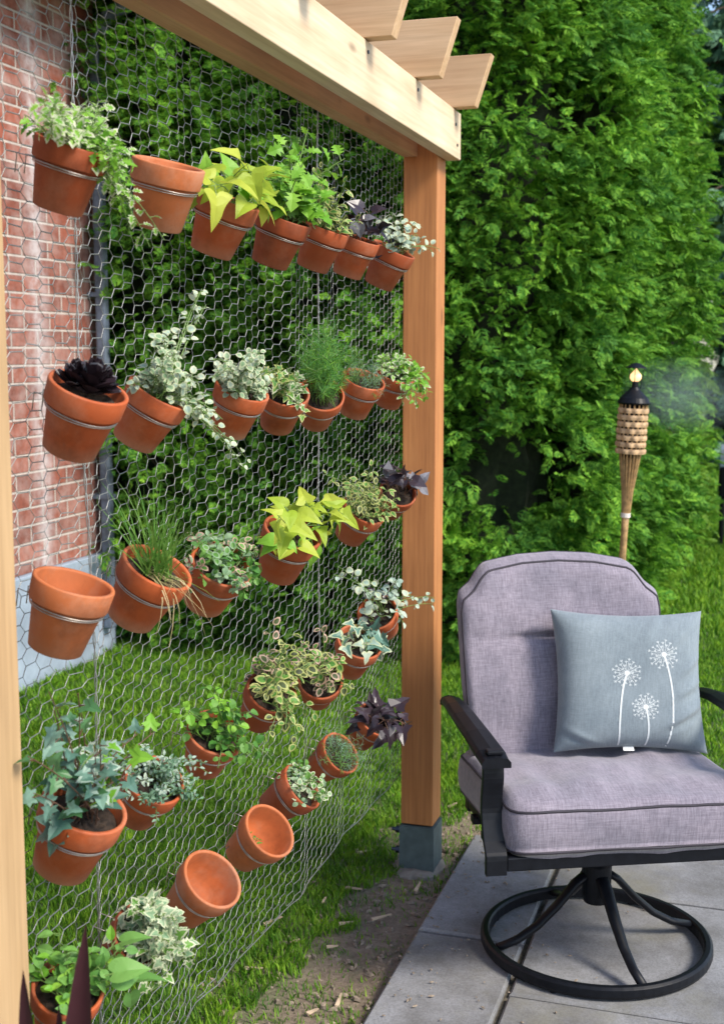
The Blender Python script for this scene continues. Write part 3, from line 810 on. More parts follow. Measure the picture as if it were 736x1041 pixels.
def grow(kind, C, n_, k, tg):
    """C rim centre, n_ pot axis, k scale, tg list of target end points; returns list of (name, MB, mats)"""
    lf, sb = MB(), MB(); up = (n_ * .5 + ZUP * .8).normalized()
    base = C - n_ * .012
    def start(r_=.032):
        a = rng.uniform(0, 6.28); o1 = n_.orthogonal().normalized(); o2 = n_.cross(o1); rr = r_ * k * math.sqrt(rng.random())
        return base + o1 * (math.cos(a) * rr) + o2 * (math.sin(a) * rr)
    def auto(N_, ln, spread, drop, r_=.03, out=.0):
        res = []
        for _ in range(N_):
            s_ = start(r_); o_ = (s_ - base); dirv = (up + o_ * (spread * 22) + rvec(spread * .35) + Vector((out, -out * .5, 0))).normalized()
            l_ = ln * rng.uniform(.6, 1.15)
            m_ = s_ + dirv * l_ * .6; e_ = s_ + dirv * l_ - ZUP * (drop * l_)
            res.append((s_, m_, e_))
        return res
    def to(targets, rep=1, jit=.012, lift=.03):
        res = []
        for T in targets:
            for _ in range(rep):
                s_ = start(.025); e_ = T + rvec(jit); md = (s_ + e_) / 2 + ZUP * (lift + rng.gauss(0, .008)) + Vector((.01, 0, 0))
                if e_.z < s_.z: md = s_ * .6 + e_ * .4 + ZUP * lift + Vector((.03, -.02, 0))
                res.append((s_, md, e_))
        return res
    mats = None; sm = M['stem_g']
    if kind == 'creeper':
        mats = [LM['limeg'], LM['pale']]
        for s_ in auto(16, .065, .9, .3): stem(lf, sb, *s_, 6, .020, 'cut', 0, 1 if rng.random() < .5 else None)
        for s_ in to(tg, 3, .012): stem(lf, sb, *s_, 15, .020, 'cut', 0, 1 if rng.random() < .55 else None)
    elif kind == 'lime':
        mats = [LM['lime'], LM['limeg']]
        for s_ in to(tg, 1, .006, .02): stem(lf, sb, *s_, 4, .037, rng.choice(('lobed2', 'heart2')), 0, 0, sr=.0012, t0=.6, petiole=.3, curl=.6, shrink=0)
        for s_ in auto(7, .05, 1.2, .2): (lambda c_: stem(lf, sb, *s_, 3, .032, 'heart2', c_, c_, sr=.0012, t0=.6, curl=.6, shrink=0))(0 if rng.random() < .75 else 1)
    elif kind == 'celery':
        mats = [LM['limeg'], LM['green']]
        for s_ in to(tg, 2, .015) + auto(8, .09, .8, .1): stem(lf, sb, *s_, 9, .036, 'cut', 0 if rng.random() < .7 else 1, None, sr=.0014, wide=1.2)
    elif kind == 'bushy':
        mats = [LM['coleus'], LM['yellowedge'], LM['green']]
        for s_ in to(tg, 2, .02) + auto(22, .075, 1.0, .15): stem(lf, sb, *s_, 8, .021, 'oval', rng.choice((0, 2)), 1, wide=1.2)
    elif kind == 'coleus':
        mats = [LM['coleus'], LM['yellowedge'], LM['green'], LM['pink']]
        for s_ in to(tg, 3, .018) + auto(12, .06, 1.0, .2): stem(lf, sb, *s_, 6, .023, 'round', rng.choice((0, 0, 2)), rng.choice((1, 1, 1, 1, 3)), wide=.85)
    elif kind == 'purple':
        mats = [LM['purple'], LM['lilac']]; sm = M['stem_b']
        for s_ in to(tg, 1, .008) + auto(7, .06, 1.1, .2): stem(lf, sb, *s_, 4, .040, 'heart', 0 if rng.random() < .6 else 1, None, t0=.5)
    elif kind == 'blackleaf':
        mats = [LM['purple'], LM['lilac']]; sm = M['stem_b']
        for s_ in to(tg, 1, .006): stem(lf, sb, *s_, 4, .055, 'lobed', 0, None, t0=.75, wide=.9)
        for s_ in auto(8, .035, 1.4, .3): stem(lf, sb, *s_, 3, .050, 'lobed', 0, None, t0=.6, wide=.8)
    elif kind == 'dusty':
        mats = [LM['dusty'], LM['purple'], LM['pale']]
        for s_ in to(tg, 2, .012): stem(lf, sb, *s_, 7, .020, 'round', 0, None if rng.random() < .5 else 2)
        for s_ in auto(8, .05, 1.0, .2): stem(lf, sb, *s_, 3, .026, 'round', rng.choice((0, 1)), None, t0=.5)
    elif kind == 'rosette':
        mats = [LM['purple'], LM['lilac']]
        for cx_, cy_, rr in ((0, 0, .036), (.022, .012, .022), (-.022, .01, .024)):
            o1 = n_.orthogonal().normalized(); o2 = n_.cross(o1); c0 = C + o1 * cx_ + o2 * cy_ - n_ * .010
            for q in range(20):
                a = q * 2.4; el = .15 + q / 20 * 1.2
                d = (o1 * math.cos(a) + o2 * math.sin(a)) * math.cos(el) + n_ * math.sin(el)
                leaf(lf, c0 + n_ * (q * .0012), d, n_, 1.25 * rr * (1 - .4 * q / 20), 'round', 0, None if rng.random() < .75 else 1, curl=-.2, fold=.5, wide=.8, border=.85)
    elif kind == 'variegated':
        mats = [LM['palegreen'], LM['pale'], LM['dusty']]
        for s_ in to(tg, 4, .016) + auto(16, .05, 1.1, .3): stem(lf, sb, *s_, 12, .0145, 'cut' if rng.random() < .3 else 'round', rng.choice((0, 2)), 1)
    elif kind == 'goldivy':
        mats = [LM['green'], LM['yellowedge'], LM['pale']]
        for s_ in to(tg, 2, .01) + auto(12, .045, 1.1, .3): stem(lf, sb, *s_, 6, .020, 'ivy', 0, rng.choice((1, 2)))
    elif kind == 'dill':
        mats = [LM['dill'], LM['limeg']]
        for s_ in to(tg, 9, .022) + auto(22, .12, .7, .1):
            a, m_, e = s_; sb.tube([a, m_, e], .0007, 4)
            for q in range(52):
                t = .2 + .8 * rng.random(); c_ = a * (1-t)**2 + m_ * 2*t*(1-t) + e * t*t
                leaf(lf, c_, (rvec(1) + ZUP * .5).normalized(), rvec(1).normalized(), rng.uniform(.014, .026), 'needle', 0 if rng.random() < .75 else 1, None, wide=.55)
    elif kind == 'thyme' or kind == 'rosemary':
        mats = [LM['thyme'], LM['dusty'] if kind == 'thyme' else LM['green']]
        for s_ in to(tg, 3, .012) + auto(42, .055, 1.3, .25, .036):
            stem(lf, sb, *s_, 14, .0105 if kind == 'thyme' else .015, 'oval' if kind == 'thyme' else 'needle', 0 if rng.random() < .7 else 1, None, petiole=.1, sr=.0008)
    elif kind == 'jade':
        mats = [LM['palegreen'], LM['green'], LM['pink']]
        for s_ in to(tg, 2, .01) + auto(38, .045, 1.3, .2, .04): stem(lf, sb, *s_, 8, .017, 'round', rng.choice((0, 1, 1)), rng.choice((None, None, 2, 0)), petiole=.1, wide=.9)
    elif kind == 'grass':
        mats = [LM['grassy'], LM['straw']]
        for s_ in to(tg, 16, .026, .02) + auto(60, .17, .9, .25, .022):
            a, m_, e = s_; W = Vector((rng.gauss(0, 1), rng.gauss(0, 1), 0)).normalized() * .0014
            pts = [a * (1-t)**2 + m_ * 2*t*(1-t) + e * t*t for t in (0, .25, .5, .75, 1)]
            vs = []; mi = 0 if (e.z > a.z or rng.random() < .15) else 1
            for q, p_ in enumerate(pts): w_ = W * (1 - q / 4.5); vs += [p_ - w_, p_ + w_]
            lf.add(vs, [(2*q, 2*q+1, 2*q+3, 2*q+2) for q in range(4)], mi)
    elif kind == 'ivy':
        mats = [LM['ivy'], LM['dusty'], LM['ivyblue'], LM['limeg']]; sm = M['stem_b']
        for s_ in to(tg, 2, .02, .02) + auto(3, .06, .9, .15):
            stem(lf, sb, *s_, 6, .030, 'ivy', rng.choice((0, 2, 2, 3)), rng.choice((None, 1)), sr=.0013, border_=None) if False else stem(lf, sb, *s_, 6, .030, 'ivy', rng.choice((0, 2, 2, 0, 2, 3)), rng.choice((None, None, None, 1)), sr=.0013)
    elif kind == 'mint':
        mats = [LM['green'], LM['limeg']]
        for s_ in to(tg, 3, .015) + auto(4, .05, 1.0, .2): stem(lf, sb, *s_, 7, .018, 'round', 0 if rng.random() < .6 else 1, None)
    elif kind == 'smallmint':
        mats = [LM['green'], LM['palegreen'], LM['pale']]
        for s_ in to(tg, 2, .01) + auto(22, .045, 1.2, .3): stem(lf, sb, *s_, 7, .014, 'round', rng.choice((0, 1)), rng.choice((None, 2)))
    elif kind == 'paleivy':
        mats = [LM['ivyblue'], LM['dusty'], LM['pale']]
        for s_ in to(tg, 1, .008): stem(lf, sb, *s_, 4, .034, 'lobed', rng.choice((0, 1)), 2, t0=.6)
        for s_ in auto(8, .04, 1.2, .3): stem(lf, sb, *s_, 3, .034, 'ivy', 0, rng.choice((None, 2)), t0=.5)
    elif kind == 'whiteivy':
        mats = [LM['palegreen'], LM['pale'], LM['green']]
        for s_ in to(tg, 4, .014) + auto(12, .04, 1.2, .4): stem(lf, sb, *s_, 9, .022, 'ivy', rng.choice((0, 0, 2)), 1)
    elif kind == 'bigleaf':
        mats = [LM['midgreen'], LM['green'], LM['limeg']]
        for s_ in to(tg, 1, .006): (lambda c_: stem(lf, sb, *s_, 2, .046, 'heart2', c_, c_, t0=.8, sr=.0018, shrink=0, wide=.85))(0 if rng.random() < .7 else 1)
        for s_ in auto(20, .075, 1.0, .1): stem(lf, sb, *s_, 5, .026, 'oval2', rng.choice((0, 1, 0, 2)), None, wide=1.3)
    elif kind == 'sprout':
        mats = [LM['green'], LM['limeg']]
        for s_ in auto(3, .03, .6, .1, .008): stem(lf, sb, *s_, 5, .012, 'oval', 0, None)
    out = [('foliage', lf, mats)]
    if sb.v: out.append(('stems', sb, [sm]))
    return out

# pot profile (rim centre at z=0, axis +z); 10.5 cm pot
S0 = .105
prof = [(.0, -.094), (.0325, -.094), (.0350, -.092), (.0455, -.031), (.0462, -.0300), (.0505, -.0295), (.0512, -.028), (.0530, -.002), (.0522, .0), (.0480, .0),
        (.0470, -.003), (.0440, -.028), (.0425, -.032), (.032, -.084), (.0, -.084)]
pot_mb = MB(); pot_mb.lathe(prof, 40)
pot_me = {}
def pot_mesh(k):
    if k not in pot_me:
        o = pot_mb.build('pot', M[k], None, smooth=True); me = o.data; bpy.data.objects.remove(o)
        me.name = 'pot'; pot_me[k] = me
    return pot_me[k]
soil_mb = MB(); rings = [(0, .002), (.012, .004), (.024, .001), (.034, .003), (.0445, -.002)]
for q in range(5):
    for k in range(24):
        a = 2 * math.pi * k / 24; r_ = rings[q][0]
        soil_mb.v.append((r_ * math.cos(a), r_ * math.sin(a), -.016 + rings[q][1] + rng.uniform(-.0025, .0035)))
for q in range(4):
    for k in range(24):
        l = (k + 1) % 24; soil_mb.f.append((q*24+k, (q+1)*24+k, (q+1)*24+l, q*24+l)); soil_mb.m.append(0)
so = soil_mb.build('soil', M['soil'], None); soil_me = so.data; bpy.data.objects.remove(so)
ring_mb = MB()
ring_mb.tube([(.0480 * math.cos(a), .0480 * math.sin(a), -.0335 + .0006 * math.sin(3 * a)) for a in [2 * math.pi * q / 40 for q in range(40)]], .0011, 6, closed=True)
ring_mb.tube([(.0474 * math.cos(a), .0474 * math.sin(a), -.0365) for a in [2 * math.pi * q / 40 for q in range(40)]], .0007, 6, closed=True)

# px: rim centre, base centre, rim width, rim seen from above?, kind, stem targets, phrase
POTS = [
 ((75,146),(59,212),78,0,'creeper',[(50,118),(110,112),(128,160),(132,205),(160,248),(120,185),(45,128)],'trailing light green creeper at the left end of the top row'),
 ((172,166),(161,227),75,0,None,[],'empty pot second from the left in the top row'),
 ((233,202),(216,252),66,0,'lime',[(222,172),(248,168),(270,178),(288,188),(215,182),(275,210)],'big yellow lime leaves in the top row'),
 ((290,221),(275,265),57,0,'celery',[(290,150),(315,145),(330,165),(300,175),(318,200),(285,190)],'tall feathery green celery leaves in the top row'),
 ((332,231),(318,270),50,0,'bushy',[(330,180),(345,190),(355,205),(318,185)],'small yellow edged bushy leaves in the top row'),
 ((365,242),(353,278),45,0,'purple',[(368,215),(378,222),(360,222)],'dark purple leaves second from the post in the top row'),
 ((401,253),(387,284),46,0,'dusty',[(400,225),(415,232),(432,242),(440,258),(388,215)],'silvery and dark leaves against the orange post in the top row'),
 ((91,393),(70,459),84,1,'rosette',[],'black rosette succulent at the left end of the second row'),
 ((163,399),(135,450),68,1,'variegated',[(172,340),(200,292),(170,370),(215,425),(242,458),(190,385)],'long cream variegated trailer in the second row'),
 ((247,395),(232,439),54,1,'variegated',[(240,368),(255,375),(225,365),(262,378)],'short cream and grey trailer third in the second row'),
 ((290,397),(281,433),48,1,'goldivy',[(280,378),(300,385),(268,375)],'gold edged small ivy in the second row'),
 ((327,400),(320,428),44,1,'dill',[(320,345),(335,340),(345,365),(312,365),(330,380)],'cloud of feathery green dill in the second row'),
 ((370,385),(358,420),46,1,'rosemary',[(368,360),(385,372),(350,350)],'blue green rosemary tuft in the second row'),
 ((403,380),(393,411),37,1,'creeper',[(412,370),(428,380),(432,400),(420,415)],'light green creeper reaching over the post in the second row'),
 ((76,591),(56,660),85,1,None,[],'empty pot at the left end of the third row'),
 ((161,576),(132,629),77,1,'grass',[(165,525),(185,540),(150,530),(190,600),(192,635)],'tuft of grassy blades in the third row'),
 ((226,573),(207,613),66,1,'jade',[(220,545),(245,552),(205,550),(255,565)],'round mound of grey green succulent in the third row'),
 ((298,540),(281,584),62,1,'lime',[(290,518),(315,515),(340,520),(275,522),(325,535),(345,515)],'spread lime yellow leaves in the third row'),
 ((371,517),(354,546),46,1,'bushy',[(360,475),(375,480),(345,485),(385,500),(360,500)],'tall yellow edged bush in the third row'),
 ((405,499),(395,519),38,1,'purple',[(408,485),(418,492)],'black leaves beside the post in the third row'),
 ((87,819),(62,882),91,1,'ivy',[(50,712),(75,722),(100,755),(52,778),(125,765),(95,790),(140,755),(80,745)],'large blue green ivy at the left end of the fourth row'),
 ((158,792),(137,828),60,1,'thyme',[(185,768),(205,775),(195,795),(170,790)],'round grey green thyme mound in the fourth row'),
 ((220,744),(206,778),60,1,'mint',[(215,710),(240,725),(255,765),(245,745),(225,775),(190,715)],'loose light green mint in the fourth row'),
 ((277,703),(260,731),55,1,'coleus',[(285,635),(275,660),(300,665),(320,680),(290,745),(265,690),(305,730)],'cascade of yellow edged coleus in the fourth row'),
 ((326,690),(322,709),42,1,'coleus',[(315,660),(335,670),(340,690)],'little coleus half hidden beside the big coleus cascade'),
 ((366,652),(354,680),48,1,'paleivy',[(350,650),(375,660),(385,665),(360,640)],'pale pointed cyclamen like leaves in the fourth row'),
 ((383,622),(392,640),42,1,'dusty',[(345,585),(365,595),(395,600),(420,610),(438,605),(410,625)],'long sprays of silver grey leaves crossing the post'),
 ((146,949),(122,968),60,1,'whiteivy',[(160,935),(172,955),(165,980),(180,968),(178,940)],'cream edged ivy low on the left in the bottom row'),
 ((217,893),(186,925),68,1,None,[],'empty pot facing outward at the left of the bottom row'),
 ((275,844),(245,869),60,1,'sprout',[],'tiny sprout inside the wide open pot in the bottom row'),
 ((308,799),(275,823),52,1,'smallmint',[(322,795),(330,808),(318,785)],'small speckled mint spilling out in the bottom row'),
 ((347,765),(322,783),46,1,'rosemary',[(360,765),(368,775),(352,755)],'small blue green tuft in the bottom row'),
 ((383,731),(364,752),42,1,'blackleaf',[(400,722),(412,735),(405,748),(392,730)],'black star shaped leaves before the orange post, bottom row'),
 ((70,1003),(60,1045),70,1,'bigleaf',[(98,995),(138,1008),(120,965)],'broad apple green leaves at the bottom left corner'),
]
for i, (rc, bc, wpx, far, kind, tg, phr) in enumerate(POTS):
    P0 = onX(*rc, .064); dep = (P0 - CAM).dot(FW)
    k = max(.90, min(1.12, (wpx / (FPX / dep)) / .106)); k = round(k, 3)
    if i == 33: P0 = onX(*rc, .075)
    n_ = tilt_axis(P0, *bc, .094 * k, bool(far))
    o1 = Vector((0, 0, 1)).rotation_difference(n_)
    if kind is None or kind == 'sprout': key = 'terra_dry'
    else: key = 'terra'
    root = empty('potted_plant' if kind else 'terracotta_pot', P0 - n_ * (.094 * k), o1); root.scale = (k, k, k)
    lab = ('terracotta pot of ' + phr) if kind else ('plain dusty terracotta pot, ' + phr)
    tag(root, lab, 'potted plant' if kind else 'flower pot', 'terracotta pots hung on the wire')
    o = bpy.data.objects.new('pot', pot_mesh(key)); COL.objects.link(o); o.parent = root; o.location = (0, 0, .094)
    o.rotation_euler = (0, 0, rng.uniform(0, 6.28))
    bpy.context.view_layer.update()
    if kind:
        if kind != 'sprout':
            s_ = bpy.data.objects.new('soil', soil_me); COL.objects.link(s_); s_.parent = root; s_.location = (0, 0, .094); s_.rotation_euler = (0, 0, rng.uniform(0, 6.28))
        T = []
        for (tx, ty) in tg:
            T.append(onX(tx, ty, .085 + rng.uniform(-.02, .05)))
        for nm, mbq, mats in grow(kind, P0 - n_ * (.0 if kind != 'sprout' else .055), n_, k, T):
            mbq.v = [(max(a_, -.03), b_, c_) for a_, b_, c_ in mbq.v]
            mbq.build(nm, mats, root)
    # the wire ring that holds it
    r_ = empty('pot_ring', P0 - n_ * (.0335 * k), o1)
    rg = ring_mb
    m2 = MB(); m2.v = [((a_) * k, b_ * k, (c_ + .0335) * k) for a_, b_, c_ in rg.v]; m2.f = list(rg.f); m2.m = list(rg.m)
    im = mat_of(r_).inverted()
    back = Vector((P0.x - .0480 * k, P0.y, P0.z - .0335 * k))
    for dy in (-.012, .012):
        rc_ = P0 - n_ * (.0335 * k)
        vb = Vector((-1, dy * 20, 0)); vb = (vb - n_ * vb.dot(n_)).normalized()
        a_ = rc_ + vb * (.0480 * k); e_ = Vector((-.012, a_.y, a_.z + .006)); h_ = Vector((-.016, a_.y, a_.z - .018))
        m2.tube([im @ a_, im @ e_, im @ h_], .0009, 5)
    bpy.data.objects.remove(r_)
    me_o = m2.build('pot_ring', M['ringwire'], None, smooth=True)
    me_o.rotation_mode = 'QUATERNION'; me_o.rotation_quaternion = o1; me_o.location = P0 - n_ * (.0335 * k)
    tag(me_o, 'wire ring of the ' + phr, 'wire ring', 'wire rings holding the pots')

# cordyline with dark sword leaves in the near left corner
def cordyline():
    tips = [((88, 938), (76, 1100), 1.14, .024), ((24, 985), (30, 1110), 1.06, .017), ((40, 1052), (60, 1120), 1.12, .018), ((60, 1020), (66, 1110), 1.15, .014), ((120, 1060), (88, 1120), 1.12, .018)]
    base = onY(70, 1400, 1.16); base.z = .30
    root = empty('cordyline', (base.x, base.y, 0)); tag(root, 'dark purple cordyline with upright sword leaves in the bottom left corner', 'plant')
    mb = MB()
    def sword(a, m_, e, w0, nrm):
        n_ = 12; rows = []
        for i in range(n_ + 1):
            t = i / n_; c_ = a * (1-t)**2 + m_ * 2*t*(1-t) + e * t*t
            tg = ((m_ - a) * (1-t) + (e - m_) * t).normalized(); s_ = tg.cross(nrm).normalized(); q = s_.cross(tg)
            w_ = w0 * (.45 + 1.0 * t if t < .5 else .95 * (1 - (t - .5) / .5) ** .8 + .0005)
            rows.append((c_ - s_ * w_ + q * w_ * .55, c_, c_ + s_ * w_ + q * w_ * .55))
        vs = [p_ for r_ in rows for p_ in r_]
        mb.add(vs, [(3*i+k, 3*i+k+1, 3*i+k+4, 3*i+k+3) for i in range(n_) for k in (0, 1)])
    for tp, md, yy, wd in tips:
        e_ = onY(*tp, yy); m_ = onY(*md, yy + .01)
        sword(Vector((base.x, base.y, .34)), m_, e_, wd, Vector((.35, -.9, .1)))
    for k in range(14):
        a = rng.uniform(0, 6.28); l_ = rng.uniform(.2, .34)
        e_ = Vector((base.x + math.cos(a) * l_ * .8, base.y + math.sin(a) * l_ * .5, .34 + l_ * .6)); m_ = Vector((base.x + math.cos(a) * .06, base.y + math.sin(a) * .05, .34 + l_ * .7))
        sword(Vector((base.x, base.y, .33)), m_, e_, .016, Vector((math.cos(a), math.sin(a), .4)))
    mb.build('leaves', LM['red'], root, smooth=True)
    mb = MB(); mb.lathe([(0, 0), (.10, 0), (.105, .01), (.145, .24), (.16, .245), (.165, .30), (.15, .30), (.135, .25), (0, .27)], 40, c=(base.x, base.y, 0)); mb.build('planter', M['terra'], root, smooth=True)
    mb = MB(); mb.tube([(base.x, base.y, .2), (base.x, base.y, .36)], [.02, .014], 8); mb.build('stem', M['stem_b'], root)
cordyline()

# ------------------------------------------------------------------ torch
def torch():
    tp = onY(644, 408, 4.55); bt = onY(630, 600, 4.55)
    dirv = (tp - bt).normalized(); t = -(bt.z) / dirv.z; foot = bt + dirv * t
    q = Vector((0, 0, 1)).rotation_difference(dirv)
    root = empty('bamboo_torch', foot, q); tag(root, 'lit bamboo garden torch with woven basket and black lid, behind the chair', 'torch')
    Ht = (tp - foot).length
    sc = 1 / (FPX / ((tp - CAM).dot(FW)))       # metres per photo pixel there
    zt = Ht; zb = Ht - 54 * sc; zn = Ht - 118 * sc
    mb = MB(); n_ = 10
    pts = [(0, 0, -.03), (0, 0, zn + .02)]; mb.tube([(0, 0, -.05 + (zn + .07) * i / 12) for i in range(13)], [.0125 + (.0012 if i % 3 == 0 else 0) for i in range(13)], 10)
    mb.build('pole', M['bamboo'], root, world=False, smooth=True)
    mb = MB()      # split bamboo flaring up to the basket
    for k in range(18):
        a = 2 * math.pi * k / 18; c_, s_ = math.cos(a), math.sin(a)
        mb.tube([(.012*c_, .012*s_, zn), (.018*c_, .018*s_, zn + (zb-zn)*.4), (.036*c_, .036*s_, zb), (.048*c_, .048*s_, zb + .03), (.047*c_, .047*s_, zt - .01)], .0034, 5)
    mb.build('basket_slats', M['bamboo'], root, world=False)
    mb = MB()
    for j in range(7):
        z = zb + .012 + j * (zt - zb - .02) / 7
        for s_ in (0, 1):
            if s_ and j % 2: continue
        mb.tube([((.0495 + .0030 * math.sin(9 * a + j * math.pi)) * math.cos(a), (.0495 + .0030 * math.sin(9 * a + j * math.pi)) * math.sin(a), z) for a in [2*math.pi*k/72 for k in range(72)]], .0030, 6, closed=True, ry=.0100, upv=(0, 0, 1))
    mb.build('woven_band', M['bamboo_w'], root, world=False)
    mb = MB(); mb.lathe([(0, zb - .01), (.030, zb - .01), (.041, zb + .01), (.042, zt - .01), (0, zt - .01)], 24); mb.build('fuel_can', M['blackmetal'], root, world=False, smooth=True)
    mb = MB(); mb.lathe([(.0, zt + .050), (.014, zt + .050), (.020, zt + .040), (.050, zt + .012), (.058, zt - .004), (.055, zt - .010), (.0, zt - .006)], 28); mb.build('lid', M['blackmetal'], root, world=False)
    mb = MB(); mb.lathe([(.0, zt + .070), (.011, zt + .070), (.012, zt + .045), (0, zt + .045)], 14); mb.build('wick_holder', M['blackmetal'], root, world=False)
    mb = MB(); mb.lathe([(.0, zt + .068), (.013, zt + .071), (.0205, zt + .082), (.019, zt + .094), (.009, zt + .106), (.001, zt + .116)], 14)
    m, nt, b = newmat('flame'); b.inputs['Base Color'].default_value = (1, .7, .35, 1); b.inputs['Emission Color'].default_value = (1, .68, .36, 1); b.inputs['Emission Strength'].default_value = .6; b.inputs['Alpha'].default_value = .8
    mb.build('flame', m, root, world=False, smooth=True)
    mb = MB(); mb.lathe([(.0, zt + .136), (.012, zt + .134), (.036, zt + .120), (.037, zt + .117), (.0, zt + .124)], 20)
    for k in range(3):
        a = k * 2.1 + .5; mb.tube([(.020*math.cos(a), .020*math.sin(a), zt + .045), (.031*math.cos(a), .031*math.sin(a), zt + .121)], .0012, 5)
    mb.build('flame_cap', M['blackmetal'], root, world=False)
    mb = MB(); mb.tube([(0, 0, zn - .004), (0, 0, zn + .012)], .0175, 14); mb.build('binding', M['cord_white'], root, world=False)
    # thin smoke drifting off to the right
    P = onY(692, 402, 4.72)
    mb = MB(); seg, rg_ = 20, 12
    for j in range(rg_ + 1):
        ph = math.pi * j / rg_
        for k in range(seg):
            a = 2 * math.pi * k / seg; mb.v.append((.23 * math.sin(ph) * math.cos(a), .10 * math.sin(ph) * math.sin(a), .15 * math.cos(ph)))
    for j in range(rg_):
        for k in range(seg):
            l = (k + 1) % seg; mb.f.append((j*seg+k, (j+1)*seg+k, (j+1)*seg+l, j*seg+l)); mb.m.append(0)
    m = bpy.data.materials.new('smoke'); m.use_nodes = True; nt = m.node_tree; nt.nodes.remove(nt.nodes['Principled BSDF'])
    pv = nt.nodes.new('ShaderNodeVolumePrincipled'); pv.inputs['Color'].default_value = (.72, .82, .95, 1)
    tc = nt.nodes.new('ShaderNodeTexCoord')
    ln_ = N(nt, 'ShaderNodeVectorMath', operation='MULTIPLY'); L(nt, tc.outputs['Object'], ln_.inputs[0]); ln_.inputs[1].default_value = (1/.23, 1/.10, 1/.15)
    le = N(nt, 'ShaderNodeVectorMath', operation='LENGTH'); L(nt, ln_.outputs[0], le.inputs[0])
    fall = N(nt, 'ShaderNodeMapRange'); L(nt, le.outputs['Value'], fall.inputs[0]); fall.inputs[1].default_value = 0; fall.inputs[2].default_value = 1; fall.inputs[3].default_value = 1; fall.inputs[4].default_value = 0
    nz = noise(nt, tc.outputs['Object'], 9, 3, .6)
    mu = N(nt, 'ShaderNodeMath', operation='MULTIPLY'); L(nt, fall.outputs[0], mu.inputs[0]); L(nt, nz, mu.inputs[1])
    m2_ = N(nt, 'ShaderNodeMath', operation='MULTIPLY'); L(nt, mu.outputs[0], m2_.inputs[0]); m2_.inputs[1].default_value = 5.0
    L(nt, m2_.outputs[0], pv.inputs['Density']); L(nt, pv.outputs[0], nt.nodes['Material Output'].inputs['Volume'])
    o = mb.build('smoke', m); o.location = P; o.rotation_euler = (0, R(8), 0); tag(o, 'thin bluish smoke drifting right of the torch flame', 'smoke', kind='stuff')
torch()

# ------------------------------------------------------------------ dark grill by the far hedge
def grill():
    b_ = gz(738, 553); x, y = b_.x + .22, b_.y
    root = empty('grill', (x, y, 0)); tag(root, 'dark barbecue grill with pale rounded top on the far lawn at the right edge', 'grill')
    mb = MB(); prof_ = [(-.17, 0), (-.165, .06), (-.12, .12), (-.05, .15), (.05, .15), (.12, .12), (.165, .06), (.17, 0)]
    for xx in (-.28, .28): mb.v += [(x + xx, y + a_, .60 + c_) for a_, c_ in prof_]
    k = len(prof_); mb.f += [(i, i+1, i+1+k, i+k) for i in range(k-1)] + [tuple(range(k))[::-1], tuple(range(k, 2*k)), (0, k, 2*k-1, k-1)]; mb.m += [0] * (k + 2)
    mb.build('hood', simple('pale hood', (.30, .36, .42), .35, .4, .1), root)
    mb = MB(); mb.box((x-.29, y-.18, .36), (x+.29, y+.18, .597)); mb.build('firebox', M['blackmetal'], root, bevel=.02)
    for sx in (-.26, .26):
        for sy in (-.15, .15):
            mb = MB(); mb.tube([(x + sx, y + sy, 0), (x + sx, y + sy, .37)], .018, 8); mb.build('leg', M['blackmetal'], root)
    mb = MB(); mb.tube([(x-.2, y-.17, .66), (x-.2, y-.21, .66), (x+.2, y-.21, .66), (x+.2, y-.17, .66)], .01, 6); mb.build('handle', M['blackmetal'], root)
grill()

# ------------------------------------------------------------------ swivel chair
def fabric(name, c1, c2, weave=620, b_=.35):
    m, nt, b = newmat(name)
    v = coords(nt)
    w1 = noise(nt, coords(nt, (.07, 1, 1)), weave * .55, 4, .75); w2 = noise(nt, coords(nt, (1, .12, .12)), weave * .5, 3, .7)
    ad = N(nt, 'ShaderNodeMath', operation='ADD'); L(nt, w1, ad.inputs[0]); L(nt, w2, ad.inputs[1])
    hf = N(nt, 'ShaderNodeMath', operation='MULTIPLY'); L(nt, ad.outputs[0], hf.inputs[0]); hf.inputs[1].default_value = .5
    c = ramp(nt, hf.outputs[0], [(.36, c1), (.64, c2)])
    c = mixc(nt, 1, c, ramp(nt, noise(nt, v, 7, 4, .6), [(.3, (.74, .75, .78)), (.7, (1.08, 1.05, 1.05))]), 'MULTIPLY')
    L(nt, c, b.inputs['Base Color']); b.inputs['Roughness'].default_value = .9
    b.inputs['Sheen Weight'].default_value = .25; b.inputs['Sheen Roughness'].default_value = .5
    bump(nt, b, hf.outputs[0], b_, .0015)
    return m
M['cushion'] = fabric('mauve grey weave', (.150, .132, .165), (.320, .288, .338))
M['pillow'] = fabric('blue grey cotton', (.165, .208, .232), (.245, .298, .325), 700, .2)
M['piping'] = simple('dark piping', (.03, .025, .035), .7, 0, .2)

